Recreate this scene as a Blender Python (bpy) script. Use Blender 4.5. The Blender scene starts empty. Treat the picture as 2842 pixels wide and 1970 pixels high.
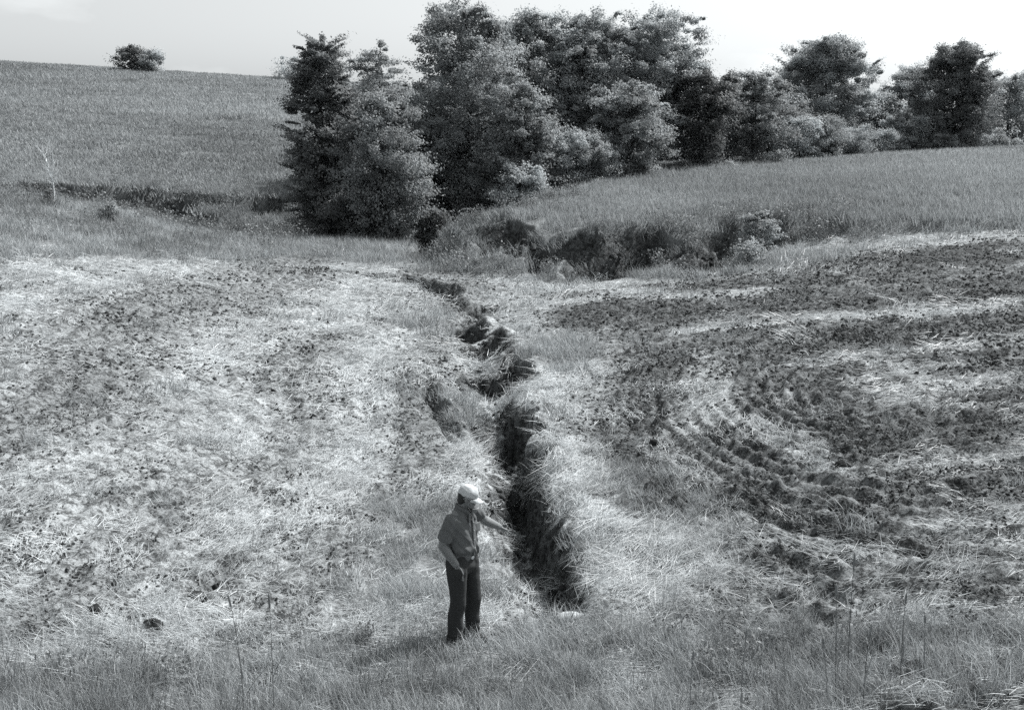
import bpy, bmesh, math, random
import numpy as np
from mathutils import Vector, Matrix, Euler
R = math.radians
SC = bpy.context.scene
COL = SC.collection
rng = np.random.default_rng(7)

# ------------------------------------------------------------------ camera, sky, sun, exposure
FPX = 1122.0; PITCH = math.atan(204.5 / FPX); CH = 5.7
cam = bpy.data.cameras.new('camera'); cam.sensor_width = 36; cam.lens = 36 * FPX / 1024
cam.clip_start = 0.05; cam.clip_end = 3000
co = bpy.data.objects.new('camera', cam); COL.objects.link(co)
co.location = (0, 0, CH); co.rotation_euler = (math.pi / 2 - PITCH, 0, 0)
SC.camera = co
SUN_EL, SUN_AZ = R(50), R(57)        # azimuth clockwise from +Y (away from the camera): sun on the right, a little beyond
w = bpy.data.worlds.new('World'); SC.world = w; w.use_nodes = True
nt = w.node_tree; N = nt.nodes; L = nt.links
bg = N['Background']; sky = N.new('ShaderNodeTexSky'); sky.sky_type = 'NISHITA'; sky.sun_disc = False
sky.sun_elevation = SUN_EL; sky.sun_rotation = SUN_AZ; sky.dust_density = 2.5; sky.air_density = 1.0
sp = N.new('ShaderNodeSeparateColor'); L.new(sky.outputs[0], sp.inputs[0])      # black-and-white film: one channel, mostly blue-sensitive
b1 = N.new('ShaderNodeMath'); b1.operation = 'MULTIPLY'; b1.inputs[1].default_value = .3; L.new(sp.outputs[2], b1.inputs[0])
bw = N.new('ShaderNodeMath'); bw.operation = 'MULTIPLY_ADD'; bw.inputs[1].default_value = .8; L.new(sp.outputs[1], bw.inputs[0]); L.new(b1.outputs[0], bw.inputs[2])
tc = N.new('ShaderNodeTexCoord'); mp = N.new('ShaderNodeMapping'); mp.inputs['Scale'].default_value = (3, 3, 9)
mp.inputs['Location'].default_value = (1.3, .4, .2)
L.new(tc.outputs['Generated'], mp.inputs[0])
cn = N.new('ShaderNodeTexNoise'); cn.inputs['Scale'].default_value = 1.7; cn.inputs['Detail'].default_value = 7
L.new(mp.outputs[0], cn.inputs['Vector'])
cr = N.new('ShaderNodeMapRange'); cr.inputs[1].default_value = .52; cr.inputs[2].default_value = .72
cr.inputs[3].default_value = 1.0; cr.inputs[4].default_value = 1.35; L.new(cn.outputs[0], cr.inputs[0])
mu = N.new('ShaderNodeMath'); mu.operation = 'MULTIPLY'; L.new(bw.outputs[0], mu.inputs[0]); L.new(cr.outputs[0], mu.inputs[1])
cc = N.new('ShaderNodeCombineColor'); 
for k, g in enumerate((.965, 1.0, 1.01)):
    m = N.new('ShaderNodeMath'); m.operation = 'MULTIPLY'; m.inputs[1].default_value = g
    L.new(mu.outputs[0], m.inputs[0]); L.new(m.outputs[0], cc.inputs[k])
L.new(cc.outputs[0], bg.inputs['Color']); bg.inputs['Strength'].default_value = 0.125
sd = Vector((math.sin(SUN_AZ) * math.cos(SUN_EL), math.cos(SUN_AZ) * math.cos(SUN_EL), math.sin(SUN_EL)))
sl = bpy.data.lights.new('sun', 'SUN'); sl.energy = 5.0; sl.angle = R(.5); sl.color = (1, .995, .985)
so = bpy.data.objects.new('sun', sl); COL.objects.link(so); so.rotation_euler = sd.to_track_quat('Z', 'Y').to_euler()
so.location = (60, 30, 80)
vs = SC.view_settings; vs.view_transform = 'Standard'; vs.look = 'None'; vs.exposure = 0.45; vs.gamma = 1; vs.use_curve_mapping = False
cy = SC.cycles; cy.use_denoising = False; cy.max_bounces = 5; cy.diffuse_bounces = 3; cy.glossy_bounces = 2
cy.transmission_bounces = 3; cy.transparent_max_bounces = 6; cy.use_adaptive_sampling = True; cy.adaptive_threshold = .02
cy.sample_clamp_indirect = 4

# ------------------------------------------------------------------ helpers
def tag(o, label=None, cat=None, group=None, kind=None):
    if label: o['label'] = label
    if cat: o['category'] = cat
    if group: o['group'] = group
    if kind: o['kind'] = kind
    return o
def empty(name, loc, rz=0):
    o = bpy.data.objects.new(name, None); COL.objects.link(o); o.location = loc; o.rotation_euler = (0, 0, rz)
    o.empty_display_size = .2
    return o
def mesh_np(name, V, F, mat=None, attrs=None, smooth=False, link=True, parent=None):
    """V (n,3), F (m,k) all faces the same size"""
    V = np.ascontiguousarray(V, dtype=np.float32); F = np.ascontiguousarray(F, dtype=np.int32)
    me = bpy.data.meshes.new(name); k = F.shape[1]
    me.vertices.add(len(V)); me.vertices.foreach_set('co', V.ravel())
    me.loops.add(F.size); me.loops.foreach_set('vertex_index', F.ravel())
    me.polygons.add(len(F)); me.polygons.foreach_set('loop_start', np.arange(0, F.size, k, dtype=np.int32))
    me.polygons.foreach_set('loop_total', np.full(len(F), k, dtype=np.int32))
    if smooth: me.polygons.foreach_set('use_smooth', np.ones(len(F), dtype=bool))
    for an, av in (attrs or {}).items():
        a = me.attributes.new(an, 'FLOAT', 'POINT'); a.data.foreach_set('value', np.asarray(av, dtype=np.float32))
    me.update(calc_edges=True)
    if mat: me.materials.append(mat)
    o = bpy.data.objects.new(name, me)
    if link: COL.objects.link(o)
    if parent: o.parent = parent
    return o
def _h(ix, iy, seed):
    h = (ix.astype(np.int64) * 374761393 + iy.astype(np.int64) * 668265263 + seed * 974634777) & 0xffffffff
    h = ((h ^ (h >> 13)) * 1274126177) & 0xffffffff
    return ((h ^ (h >> 16)) & 0xffffff) / float(0xffffff)
def vn(x, y, seed=0):
    ix = np.floor(x); iy = np.floor(y); fx = x - ix; fy = y - iy
    fx = fx * fx * (3 - 2 * fx); fy = fy * fy * (3 - 2 * fy)
    a = _h(ix, iy, seed); b = _h(ix + 1, iy, seed); c = _h(ix, iy + 1, seed); d = _h(ix + 1, iy + 1, seed)
    return (a * (1 - fx) + b * fx) * (1 - fy) + (c * (1 - fx) + d * fx) * fy
def fbm(x, y, seed=0, oct=4):
    s = 0; a = .5; t = 0
    for k in range(oct):
        s = s + a * vn(x * 2 ** k, y * 2 ** k, seed + k * 17); t += a; a *= .55
    return s / t
def sstep(a, b, x):
    t = np.clip((x - a) / (b - a), 0, 1); return t * t * (3 - 2 * t)

# ------------------------------------------------------------------ the lie of the land (world metres)
US = np.array([-150, 20, 110, 220, 330, 430, 520, 620, 700, 800, 950, 1150.])
YF = np.array([8, 11, 14, 18, 24, 30, 36, 42, 48, 55, 62, 75, 120.])
ZF = np.array([
 [.9, .7, .6, .6, .6, .6, .6, .6, .7, .8, .9, 1.1],
 [.4, .3, .2, .1, .05, 0, 0, .05, .15, .3, .6, .9],
 [.8, .6, .4, .25, .1, 0, 0, .1, .25, .5, .8, 1.1],
 [1.4, 1.1, .8, .45, .2, .02, 0, .15, .35, .65, 1.0, 1.3],
 [2.0, 1.6, 1.2, .7, .3, .08, .05, .25, .5, .85, 1.2, 1.5],
 [2.6, 2.1, 1.6, .95, .45, .15, .12, .35, .62, 1.0, 1.44, 1.8],
 [3.1, 2.5, 2.0, 1.2, .6, .25, .2, .5, .75, 1.2, 1.75, 2.2],
 [3.85, 3.05, 2.4, 1.5, .85, .4, .35, .6, .8, 1.5, 2.05, 2.5],
 [4.7, 3.8, 3.05, 1.7, 1.2, .6, .5, .75, .95, 1.7, 2.3, 2.8],
 [4.0, 3.0, 2.4, 1.5, 1.2, .8, .7, .9, 1.1, 1.8, 2.4, 2.9],
 [2.2, 1.8, 1.2, .95, .95, .95, .9, 1.0, 1.2, 1.9, 2.5, 3.0],
 [2.0, 1.5, 1.1, .9, 1.0, 1.2, 1.2, 1.4, 1.6, 2.0, 2.6, 3.1],
 [2.0, 1.5, 1.1, .9, 1.0, 1.2, 1.2, 1.4, 1.6, 2.0, 2.6, 3.1]])
YU = np.array([36, 42, 48, 55, 62, 70, 80, 92, 110, 135, 170, 215, 300, 450.])
ZU = np.array([
 [3.4, 3.3, 3.2, 2.9, 2.6, 2.0, 1.5, 1.4, 1.4, 1.5, 1.9, 2.3],
 [3.4, 3.3, 3.2, 2.9, 2.6, 2.1, 1.8, 1.9, 1.9, 2.0, 2.3, 2.7],
 [3.5, 3.3, 3.2, 2.9, 2.7, 2.3, 2.25, 2.35, 2.45, 2.5, 2.85, 3.2],
 [3.6, 3.4, 3.2, 2.9, 2.7, 2.6, 2.8, 3.0, 3.15, 3.25, 3.6, 3.9],
 [3.7, 3.5, 3.3, 2.95, 2.75, 2.8, 3.2, 3.6, 3.75, 3.9, 4.25, 4.5],
 [3.8, 3.6, 3.45, 3.0, 2.8, 2.9, 3.5, 4.05, 4.3, 4.45, 4.85, 5.1],
 [4.6, 4.4, 4.2, 3.7, 3.5, 3.4, 4.0, 4.5, 4.75, 4.9, 5.4, 5.6],
 [7.0, 6.5, 6.2, 5.7, 5.4, 5.0, 4.8, 5.0, 5.1, 5.1, 5.75, 6.0],
 [10.4, 9.8, 9.3, 8.8, 8.3, 7.6, 6.0, 5.5, 5.3, 5.1, 5.6, 5.8],
 [13.9, 13.1, 12.5, 11.8, 11.0, 10.1, 8, 6.2, 5.4, 5.0, 5.3, 5.4],
 [19.4, 18.3, 17.5, 16.5, 15.5, 14.4, 12, 8, 6, 5, 5, 5],
 [20.4, 19.2, 18.4, 17.4, 16.2, 15, 13, 9, 6, 4.6, 4.6, 4.6],
 [19, 18, 17.5, 17, 16, 15, 12, 8, 6, 4, 4, 4],
 [6, 6, 6, 6, 6, 6, 6, 5, 4, 3, 3, 3.]])
def _cr(a, b, c, d, t):
    return b + .5 * t * (c - a + t * (2 * a - 5 * b + 4 * c - d + t * (3 * (b - c) + d - a)))
def table(us, ys, Z, u, y):
    fu = np.interp(u, us, np.arange(len(us))); fy = np.interp(y, ys, np.arange(len(ys)))
    iu = np.minimum(fu.astype(int), len(us) - 2); iy = np.minimum(fy.astype(int), len(ys) - 2)
    tu = fu - iu; ty = fy - iy; rows = []
    for k in (-1, 0, 1, 2):
        r = np.clip(iy + k, 0, len(ys) - 1)
        g = [Z[r, np.clip(iu + j, 0, len(us) - 1)] for j in (-1, 0, 1, 2)]
        rows.append(_cr(*g, tu))
    return _cr(*rows, ty)
def uof(x, y): return 512 + FPX * x / np.maximum(y, 8.0)
def floor_z(x, y):
    z = table(US, YF, ZF, uof(x, y), y)
    e = sstep(8.5, 0, y); return z * (1 - e) + 4.0 * e
def upper_z(x, y): return table(US, YU, ZU, uof(x, y), y)

def pt(u, v, Y):      # photograph position (full-size preview units) at distance Y -> world
    u /= 2.248; v /= 2.248
    a = PITCH + math.atan((v - 354.5) / FPX); z = CH - Y * math.tan(a)
    depth = Y * math.cos(PITCH) + (CH - z) * math.sin(PITCH)
    return ((u - 512) / FPX * depth, Y, z)
# edge of the right-hand field above its bank, and of the left-hand hill field above the ditch
RB = np.array([(0.1, 58.5), (-1.5, 55), (-3.2, 53.6), (-4.6, 52.6), (-2.6, 50.6), (0.6, 47.5), (2.4, 45.4), (4.6, 45.2), (6.9, 46.0), (9.2, 46.6),
               (10.6, 48.6), (12.0, 49.4), (14.5, 47.2), (18.4, 46.2), (24, 45.2), (40, 43), (400, 30), (400, 500), (-2, 500), (2, 120), (2.4, 72), (2.0, 64)])
LB = np.array([(-400, 66), (-40, 68), (-30, 68.2), (-24, 67.6), (-18, 66.2), (-12, 66.8), (-9, 68.5), (-6, 72), (-3.5, 76), (4, 80), (9, 100), (9, 500), (-400, 500)])
def sdpoly(x, y, P):
    d = np.full(x.shape, 1e9); ins = np.zeros(x.shape, bool); n = len(P)
    for i in range(n):
        ax, ay = P[i]; bx, by = P[(i + 1) % n]; ex, ey = bx - ax, by - ay
        t = np.clip(((x - ax) * ex + (y - ay) * ey) / (ex * ex + ey * ey), 0, 1)
        d = np.minimum(d, (x - ax - t * ex) ** 2 + (y - ay - t * ey) ** 2)
        c = ((ay > y) != (by > y)) & (x < ex * (y - ay) / (ey if ey else 1e-9) + ax)
        ins ^= c
    d = np.sqrt(d); return np.where(ins, d, -d)
def masks(x, y):
    wob = (fbm(x * .35, y * .35, 3, 3) - .5) * 2.2
    scal = (vn(x * .42 - y * .16, y * .05 + 3, 37) - .5) * 3.4 * np.exp(-((x - 4) / 8) ** 2)      # slumped scallops along the cut
    rr = sdpoly(x, y, RB) + (wob * .5 + scal) * sstep(60, 52, y); ll = sdpoly(x, y, LB) + wob * .7
    sl = np.clip(1.15 - np.abs(x - 3.5) / 16, .1, 1)
    mr = .35 * sstep(-1.2, .6, rr) + .65 * sstep(.1, .6 + 1.5 * sl, rr)
    ml = .5 * sstep(-1.6, 3.0, ll) + .5 * sstep(3.1, 3.8, ll)
    return mr, ml, rr, ll
HOL = []
def hollows(x, y):
    """slumped hollows running obliquely down the bank, steep on their upper side"""
    out = np.zeros(x.shape); xw = x + (fbm(x * .9, y * .9, 161, 3) - .5) * 1.1; yw = y + (fbm(x * .9, y * .9, 167, 3) - .5) * 1.3
    for P, wd, dp in HOL:
        best = np.full(x.shape, 1e9); sg = np.zeros(x.shape); tt = np.zeros(x.shape); n = len(P) - 1
        for i in range(n):
            ax, ay = P[i]; bx, by = P[i + 1]; ex, ey = bx - ax, by - ay
            t = np.clip(((xw - ax) * ex + (yw - ay) * ey) / (ex * ex + ey * ey), 0, 1); dx = xw - ax - t * ex; dy = yw - ay - t * ey; d = np.hypot(dx, dy); cl = d < best
            best = np.where(cl, d, best); sg = np.where(cl, -np.sign(ex * dy - ey * dx), sg); tt = np.where(cl, (i + t) / n, tt)
        sd_ = best * sg; out = np.maximum(out, dp * 1.15 * sstep(-.75 * wd, -.75 * wd + .45 + .3 * wd, sd_) * (1 - sstep(.6 * wd, .6 * wd + .6, sd_)) * sstep(0, .12, tt) * sstep(1, .9, tt))
    return out
def smooth_z(x, y):
    f = floor_z(x, y); u = upper_z(x, y); mr, ml, rr, ll = masks(x, y)
    m = np.maximum(mr, ml); z = f + (u - f) * m
    # slumped lobes and hollows running down the bank
    face = np.exp(-((rr - 1.4) / 1.8) ** 2) * (x > -6) * (x < 14) * (y < 60)
    lob = vn((x - (y - 46) * .8) * .55, y * .13 + 5, 31) - .5
    z = z + face * lob * 1.6
    z = z + face * (fbm(x * 1.1, y * 1.1, 8, 3) - .5) * .7
    if HOL: z = z - hollows(x, y) * (y > 40) * (y < 80)
    fl = np.exp(-((ll - 1.8) / 1.9) ** 2) * (y > 58) * (y < 80)
    z = z + fl * (fbm(x * .6, y * .6, 12, 3) - .5) * 1.3
    return z
# ground point seen at a photograph position (used once, to survey the place)
def ground(u, v, fn=smooth_z):
    Y = np.exp(np.linspace(math.log(9), math.log(300), 1500)); u0 = u / 2.248; v0 = v / 2.248
    a = PITCH + math.atan((v0 - 354.5) / FPX); zr = CH - Y * math.tan(a)
    dep = Y * math.cos(PITCH) + (CH - zr) * math.sin(PITCH); X = (u0 - 512) / FPX * dep
    g = fn(X, Y); i = int(np.argmax(g >= zr)) if (g >= zr).any() else len(Y) - 1
    return X[i], Y[i]

HOL_ = [([(935, 585), (975, 540), (1015, 500)], 1.4, 1.5), ([(1060, 552), (1100, 522), (1180, 502)], 1.8, 1.7), ([(1185, 585), (1250, 548), (1330, 520)], 1.5, 1.5), ([(1140, 545), (1200, 525)], .7, .7),
        ([(1285, 622), (1370, 570), (1440, 545), (1510, 525)], 2.0, 1.8), ([(1525, 612), (1600, 565), (1660, 530), (1745, 500)], 1.7, 1.7), ([(1400, 530), (1480, 505)], .7, .8),
        ([(20, 412), (120, 424), (230, 440), (340, 450), (480, 455), (620, 452), (740, 462)], 1.3, 1.7), ([(380, 478), (440, 492), (500, 500)], .6, .8), ([(300, 470), (370, 492), (430, 505)], .4, .6)]
HOL = [([ground(a, b) for a, b in P], wd, dp) for P, wd, dp in HOL_]
# the washed-out gully: survey of its right rim with width and depth
RIM = [(1300, 1392, .5, .05), (1318, 1345, .9, .6), (1312, 1270, 1.2, .95), (1285, 1205, 1.45, 1.0), (1262, 1150, 1.4, 1.05), (1218, 1070, 1.15, 1.1),
       (1212, 1020, 1.0, 1.0), (1165, 985, 1.2, .95), (1180, 930, 1.5, .8), (1160, 900, 2.0, .25), (1200, 866, 2.3, .35), (1165, 838, 2.2, .5), (1175, 802, 2.0, .25),
       (1125, 785, 1.9, .4), (1165, 765, 1.8, .2), (1080, 745, 1.6, .35), (1110, 715, 1.4, .15), (1115, 696, 1.1, .3), (1060, 686, .9, .15),
       (1030, 662, .9, .4), (1010, 646, 1.2, .55), (940, 632, 1.4, .75), (860, 621, 1.3, .7), (806, 613, .7, .05)]
RW = [(*ground(a, b), c, d) for a, b, c, d in RIM]
_o = np.argsort([p[1] for p in RW]); _rx = [RW[i][0] for i in _o]; _ry = [RW[i][1] for i in _o]
RW = [(a, b, c * .95, d) for a, b, c, d in RW]
def gully(x, y):
    """returns carved depth, and how far into the gully (0 rim .. 1 far side)"""
    xw = x + (fbm(x * 1.7, y * 1.7, 51, 3) - .5) * .5; yw = y + (fbm(x * 1.7, y * 1.7, 57, 3) - .5) * .7
    best = np.full(x.shape, 1e9); sgn = np.zeros(x.shape); W = np.ones(x.shape); D = np.zeros(x.shape)
    for i in range(len(RW) - 1):
        ax, ay, aw, ad = RW[i]; bx, by, bw_, bd = RW[i + 1]; ex, ey = bx - ax, by - ay
        t = np.clip(((xw - ax) * ex + (yw - ay) * ey) / (ex * ex + ey * ey), 0, 1)
        dx = xw - ax - t * ex; dy = yw - ay - t * ey; d = np.hypot(dx, dy); cl = d < best
        s = ex * dy - ey * dx     # > 0: left of travel
        best = np.where(cl, d, best); sgn = np.where(cl, np.sign(s), sgn)
        W = np.where(cl, aw + t * (bw_ - aw), W); D = np.where(cl, ad + t * (bd - ad), D)
    sd_ = best * sgn; q = sd_ / W
    prof = sstep(-.04, .36, sd_ + (fbm(x * 7, y * 7, 63, 2) - .5) * .2) * (1 - sstep(.35, 1.15, q))
    prof = np.where((y < RW[0][1] - .6) | (y > RW[-1][1] + 2.5), 0, prof)
    pt_ = np.where(y < 60, pits(x, y), 0)
    return D * prof + pt_, np.where(pt_ > .15, np.clip(sd_, .1, .3), sd_), q, D
PITS = [(1112, 842, 1.1, .95), (1090, 784, 1.0, .8), (1040, 742, .8, .75), (1135, 968, .9, .7), (1082, 696, .7, .65), (1000, 654, .8, .5), (1185, 1050, .5, .3), (905, 626, .9, .35)]
PW = [(*ground(a, b), c, d) for a, b, c, d in PITS]
def pits(x, y):
    z = 0
    for px_, py_, r, h in PW:
        dx = (x - px_) / r; dy = (y - py_) / (r * 1.5); rr = np.hypot(dx, dy) + (fbm(x * 2, y * 2, 61, 2) - .5) * .5
        soft = .12 + .75 * sstep(.2, -.8, (dx * .75 + dy * .66) / np.maximum(rr, .05))      # steep on the far right-hand side, gentle towards the near left
        z = z + h * (1 - sstep(1 - soft, 1.0, rr))
    return z
MOUNDS = [(1128, 800, .62, .42), (1120, 760, .55, .38), (1082, 728, .5, .32), (1240, 1045, .5, .16), (985, 905, .5, .3), (1010, 950, .45, .25), (1050, 1030, .5, .18), (940, 845, .8, .18), (1205, 900, .5, .15)]
MW = [(*ground(a, b), c, d) for a, b, c, d in MOUNDS]
SLUMP = [ground(960, 870), ground(985, 920), ground(1005, 955), ground(1035, 985)]   # a crack and drop along the left side of the gully
def polydist(x, y, P):
    d = np.full(x.shape, 1e9)
    for i in range(len(P) - 1):
        ax, ay = P[i]; bx, by = P[i + 1]; ex, ey = bx - ax, by - ay
        t = np.clip(((x - ax) * ex + (y - ay) * ey) / (ex * ex + ey * ey), 0, 1)
        d = np.minimum(d, np.hypot(x - ax - t * ex, y - ay - t * ey))
    return d

# ------------------------------------------------------------------ what covers the ground: surveyed patches, in world metres
def poly(pts): return np.array([ground(a, b) for a, b in pts])
P_dark = [poly(p) for p in (
    [(1335, 860), (1390, 980), (1560, 1060), (1760, 1120), (2150, 1170), (2400, 1220), (2400, 1400), (2150, 1340), (1950, 1330), (1660, 1260), (1500, 1190), (1400, 1110), (1340, 990)],
    [(1210, 700), (1500, 670), (1700, 690), (1560, 735), (1300, 745), (1210, 730)],
    [(1850, 600), (2000, 560), (2300, 540), (2300, 600), (2000, 605)],
    [(1340, 800), (1560, 780), (1560, 1000), (1400, 980)],
    [(380, 1290), (520, 1250), (560, 1350), (420, 1370)], [(270, 1150), (420, 1130), (420, 1200), (300, 1220)])]
P_mid = [poly(p) for p in ([(1330, 800), (1550, 740), (2400, 700), (2400, 1150), (1700, 1100), (1340, 900)], [(1350, 640), (1900, 590), (2400, 590), (2400, 690), (1500, 720), (1210, 690)])]
P_green = [poly(p) for p in (
    [(-300, 1420), (500, 1430), (900, 1400), (1330, 1370), (1700, 1400), (2200, 1430), (2700, 1430), (2700, 1640), (-300, 1640)],
    [(1190, 745), (1330, 760), (1340, 800), (1250, 860), (1190, 800)], [(890, 715), (1000, 700), (1010, 770), (940, 780)],
    [(860, 1130), (1090, 1100), (1140, 1250), (1110, 1420), (800, 1420), (820, 1250)], [(1000, 880), (1090, 880), (1060, 990), (1000, 960)],
    [(-200, 440), (250, 480), (620, 550), (640, 580), (300, 580), (-200, 600)],
    [(640, 540), (1000, 540), (1300, 640), (1050, 620), (850, 600), (640, 580)], [(1280, 1180), (1330, 1180), (1390, 1330), (1330, 1360)],
    [(1250, 640), (1900, 590), (1900, 560), (1250, 600)], [(1380, 1020), (1600, 1180), (1500, 1200), (1360, 1100)])]
S_straw = [([(1180, 900), (1300, 845), (1330, 835)], 1.1, 1), ([(1230, 1000), (1300, 1100)], .9, 1), ([(1290, 1180), (1420, 1200), (1560, 1190)], .9, 1),
    ([(1330, 1300), (1480, 1290), (1600, 1240)], .9, .9), ([(1540, 745), (1700, 728), (1900, 715), (2200, 700)], .7, 1), ([(1230, 682), (1450, 660), (1700, 660)], 1.0, .9),
    ([(1900, 800), (2000, 820), (2160, 880)], .35, .8), ([(1560, 900), (1700, 960), (1880, 1050)], .35, .8), ([(1580, 790), (1600, 860), (1560, 960)], .5, .6),
    ([(60, 620), (180, 605), (260, 596)], 1.2, 1), ([(240, 655), (330, 615), (450, 600)], 1.2, 1), ([(300, 700), (420, 650), (600, 640)], 1.0, .9),
    ([(340, 860), (420, 800), (480, 785)], 1.0, 1), ([(850, 830), (950, 800), (900, 760)], 1.8, 1), ([(700, 700), (900, 650), (780, 640)], 2.0, .9), ([(380, 960), (560, 900), (640, 1000)], 1.1, .9),
    ([(60, 1080), (250, 1040), (450, 1030)], .8, .8), ([(60, 1480), (400, 1450), (800, 1400), (1000, 1380)], .5, .9), ([(1060, 620), (1250, 645), (1400, 655)], 1.0, 1),
    ([(560, 1120), (700, 1140), (760, 1060)], .8, .8), ([(1035, 780), (1060, 830), (1110, 880)], .6, 1), ([(1040, 1000), (1070, 1040)], .5, 1), ([(1100, 1210), (1250, 1230), (1200, 1290)], .5, 1),
    ([(1780, 560), (1870, 530)], 1.0, 1), ([(40, 840), (160, 800)], .8, .8), ([(180, 1250), (420, 1170)], .6, .7)]
S_straw = [([ground(a, b) for a, b in p], wd, k) for p, wd, k in S_straw]
S_dull = [([(500, 610), (420, 650), (200, 720), (40, 790)], 1.2, .8), ([(560, 690), (350, 740), (250, 850), (60, 930)], 1.0, .8), ([(700, 790), (520, 880), (330, 950)], .9, .5), ([(200, 900), (400, 1010), (300, 1090)], .9, .6),
    ([(420, 580), (560, 620)], .8, .8), ([(600, 1120), (780, 1180)], .6, .5), ([(80, 1180), (300, 1130)], .7, .5), ([(740, 620), (900, 600)], .7, .5)]
S_dull = [([ground(a, b) for a, b in p], wd, k) for p, wd, k in S_dull]
HC = [ground(1880, 890), (ground(1880, 890)[0] + 40, ground(1880, 890)[1] + 2)]
def headland(x, y):
    """distance out from the line the tractor turned around, and the direction it drove"""
    P = [(a, b * .45) for a, b in HC]; d = polydist(x, y * .45, P); e = .05
    gx_ = polydist(x + e, y * .45, P) - d; gy_ = polydist(x, (y + e) * .45, P) - d
    return d, np.arctan2(gy_, gx_) + math.pi / 2
def cover(x, y):
    n1 = fbm(x * .8, y * .55, 71, 4); n2 = fbm(x * 2.6, y * 2.2, 75, 3); n3 = fbm(x * .25, y * .2, 79, 3)
    j = (n1 - .5) * 1.6
    soil = np.zeros(x.shape)
    for P in P_mid: soil = np.maximum(soil, .85 * sstep(-.5, .9, sdpoly(x, y, P) + j))
    for P in P_dark: soil = np.maximum(soil, 1.0 * sstep(-.5, .8, sdpoly(x, y, P) + j * 1.2))
    green = np.zeros(x.shape)
    for P in P_green: green = np.maximum(green, sstep(-.4, .6, sdpoly(x, y, P) + j * .7))
    band = vn((x + (fbm(x * .12, y * .1, 143, 2) - .5) * 5) * .62, y * .035, 141); band = sstep(.25, .75, band)
    straw = .0 + .78 * band + (n3 - .5) * .3 + (n1 - .5) * .9
    dU, _ = headland(x, y); streak = .55 * vn(dU * 2.6, np.arctan2(y - HC[0][1], x - HC[0][0]) * 1.2, 147) + .45 * vn(dU * 6.5, np.arctan2(y - HC[0][1], x - HC[0][0]) * 2.0, 149); rt = sstep(1.5, 4.0, x) * sstep(38, 33, y)
    straw = straw * (1 - .5 * rt) + rt * .75 * (sstep(.42, .72, streak) - .25); soil = np.maximum(soil, .72 * rt) * (1 - rt * .55 * sstep(.5, .75, streak))
    for p, wd, k in S_straw:
        f = k * (1 - sstep(.45, 1.25, (polydist(x, y, p) + j * .35) / wd)); straw = np.maximum(straw, straw * (1 - f) + 1.0 * f); soil = soil * (1 - .9 * f); green = green * (1 - .7 * f)
    for p, wd, k in S_dull:
        f = k * (1 - sstep(.4, 1.3, (polydist(x, y, p) + j * .4) / wd)); straw = straw * (1 - f); soil = np.maximum(soil, .3 * f)
    soil = np.maximum(soil, .5 * (1 - band) * sstep(1, -2, x))
    straw = np.clip(straw, .0, 1) * (1 - .55 * soil)
    mr, ml, rr, ll = masks(x, y)
    dep, sd_, q, D = gully(x, y)
    up = np.maximum(sstep(-.2, .5, rr), sstep(-.5, .5, ll))
    knoll = sstep(36, 41, y + n1 * 3) * sstep(-12, -16, x + (y - 42) * .0)
    far = sstep(47, 54, y + (n1 - .5) * 6)
    green = np.maximum(green, np.maximum(knoll, np.maximum(far, up)))
    straw = np.clip(straw * (1 - up) * (1 - .8 * np.maximum(far, knoll)), 0, 1)
    soil = np.clip(soil * (1 - up), 0, 1)
    clod = sstep(.62, .78, n2) * (1 - up) * (1 - green * .8)
    return np.clip(straw, 0, 1), np.clip(np.maximum(soil, clod * .6), 0, 1), np.clip(green, 0, 1), dep, sd_, q, D, up
def height(x, y, full=False):
    hol = sstep(.1, .5, hollows(x, y) * (y > 40) * (y < 80))
    z = smooth_z(x, y); st, so_, gr, dep, sd_, q, D, up = cover(x, y)
    for mx, my, r, h in MW: 
        dd = np.hypot(x - mx, (y - my) * .8) / r; z = z + h * np.exp(-dd ** 2 * 1.4)
    lip = np.exp(-((sd_ + .25) / .3) ** 2) * sstep(0, .5, D) * .16 * (sd_ < .1) * (y < 60)
    dc = polydist(x, y, SLUMP); z = z - .55 * np.exp(-(dc / .2) ** 2)
    near = sstep(60, 25, y)
    up = up * (1 - .93 * hol); gr = gr * (1 - hol * .8); so_ = np.maximum(so_, hol)  # soil colour forced into bank hollows and ledge trench, deepening their shade
    amp = (.035 + .05 * so_) * (1 - .6 * up)
    z = z + lip - dep + (fbm(x * 4, y * 4, 97, 3) - .5) * .45 * sstep(.1, .5, dep)
    z = z + (fbm(x * 1.2, y * 1.2, 91, 3) - .5) * .16 * (1 - up * .5) + (fbm(x * 5, y * 5, 93, 2) - .5) * 2.2 * amp + (fbm(x * 11, y * 11, 95, 2) - .5) * (.03 + .07 * so_) * (1 - up)
    z = z + sstep(.62, .8, fbm(x * 2.7, y * 2.7, 75, 3)) * .09 * so_
    # wheel and disc furrows curving across the right-hand side
    dU, _ = headland(x, y); z = z + (.02 + .055 * so_) * np.sin(dU * 21 + fbm(x, y, 5, 2) * 2) * sstep(1.5, 4, x) * sstep(40, 30, y) * (1 - up)
    z = z + .03 * np.sin((x + (fbm(x * .12, y * .1, 143, 2) - .5) * 5) * 9) * sstep(1, -2, x) * (1 - up) * sstep(44, 38, y)
    if full: return z, st, so_, gr, dep + hol * .35 * (y > 40), up, sd_, q  # hollows also take the cut-earth colour, painted darker as shade
    return z

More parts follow.
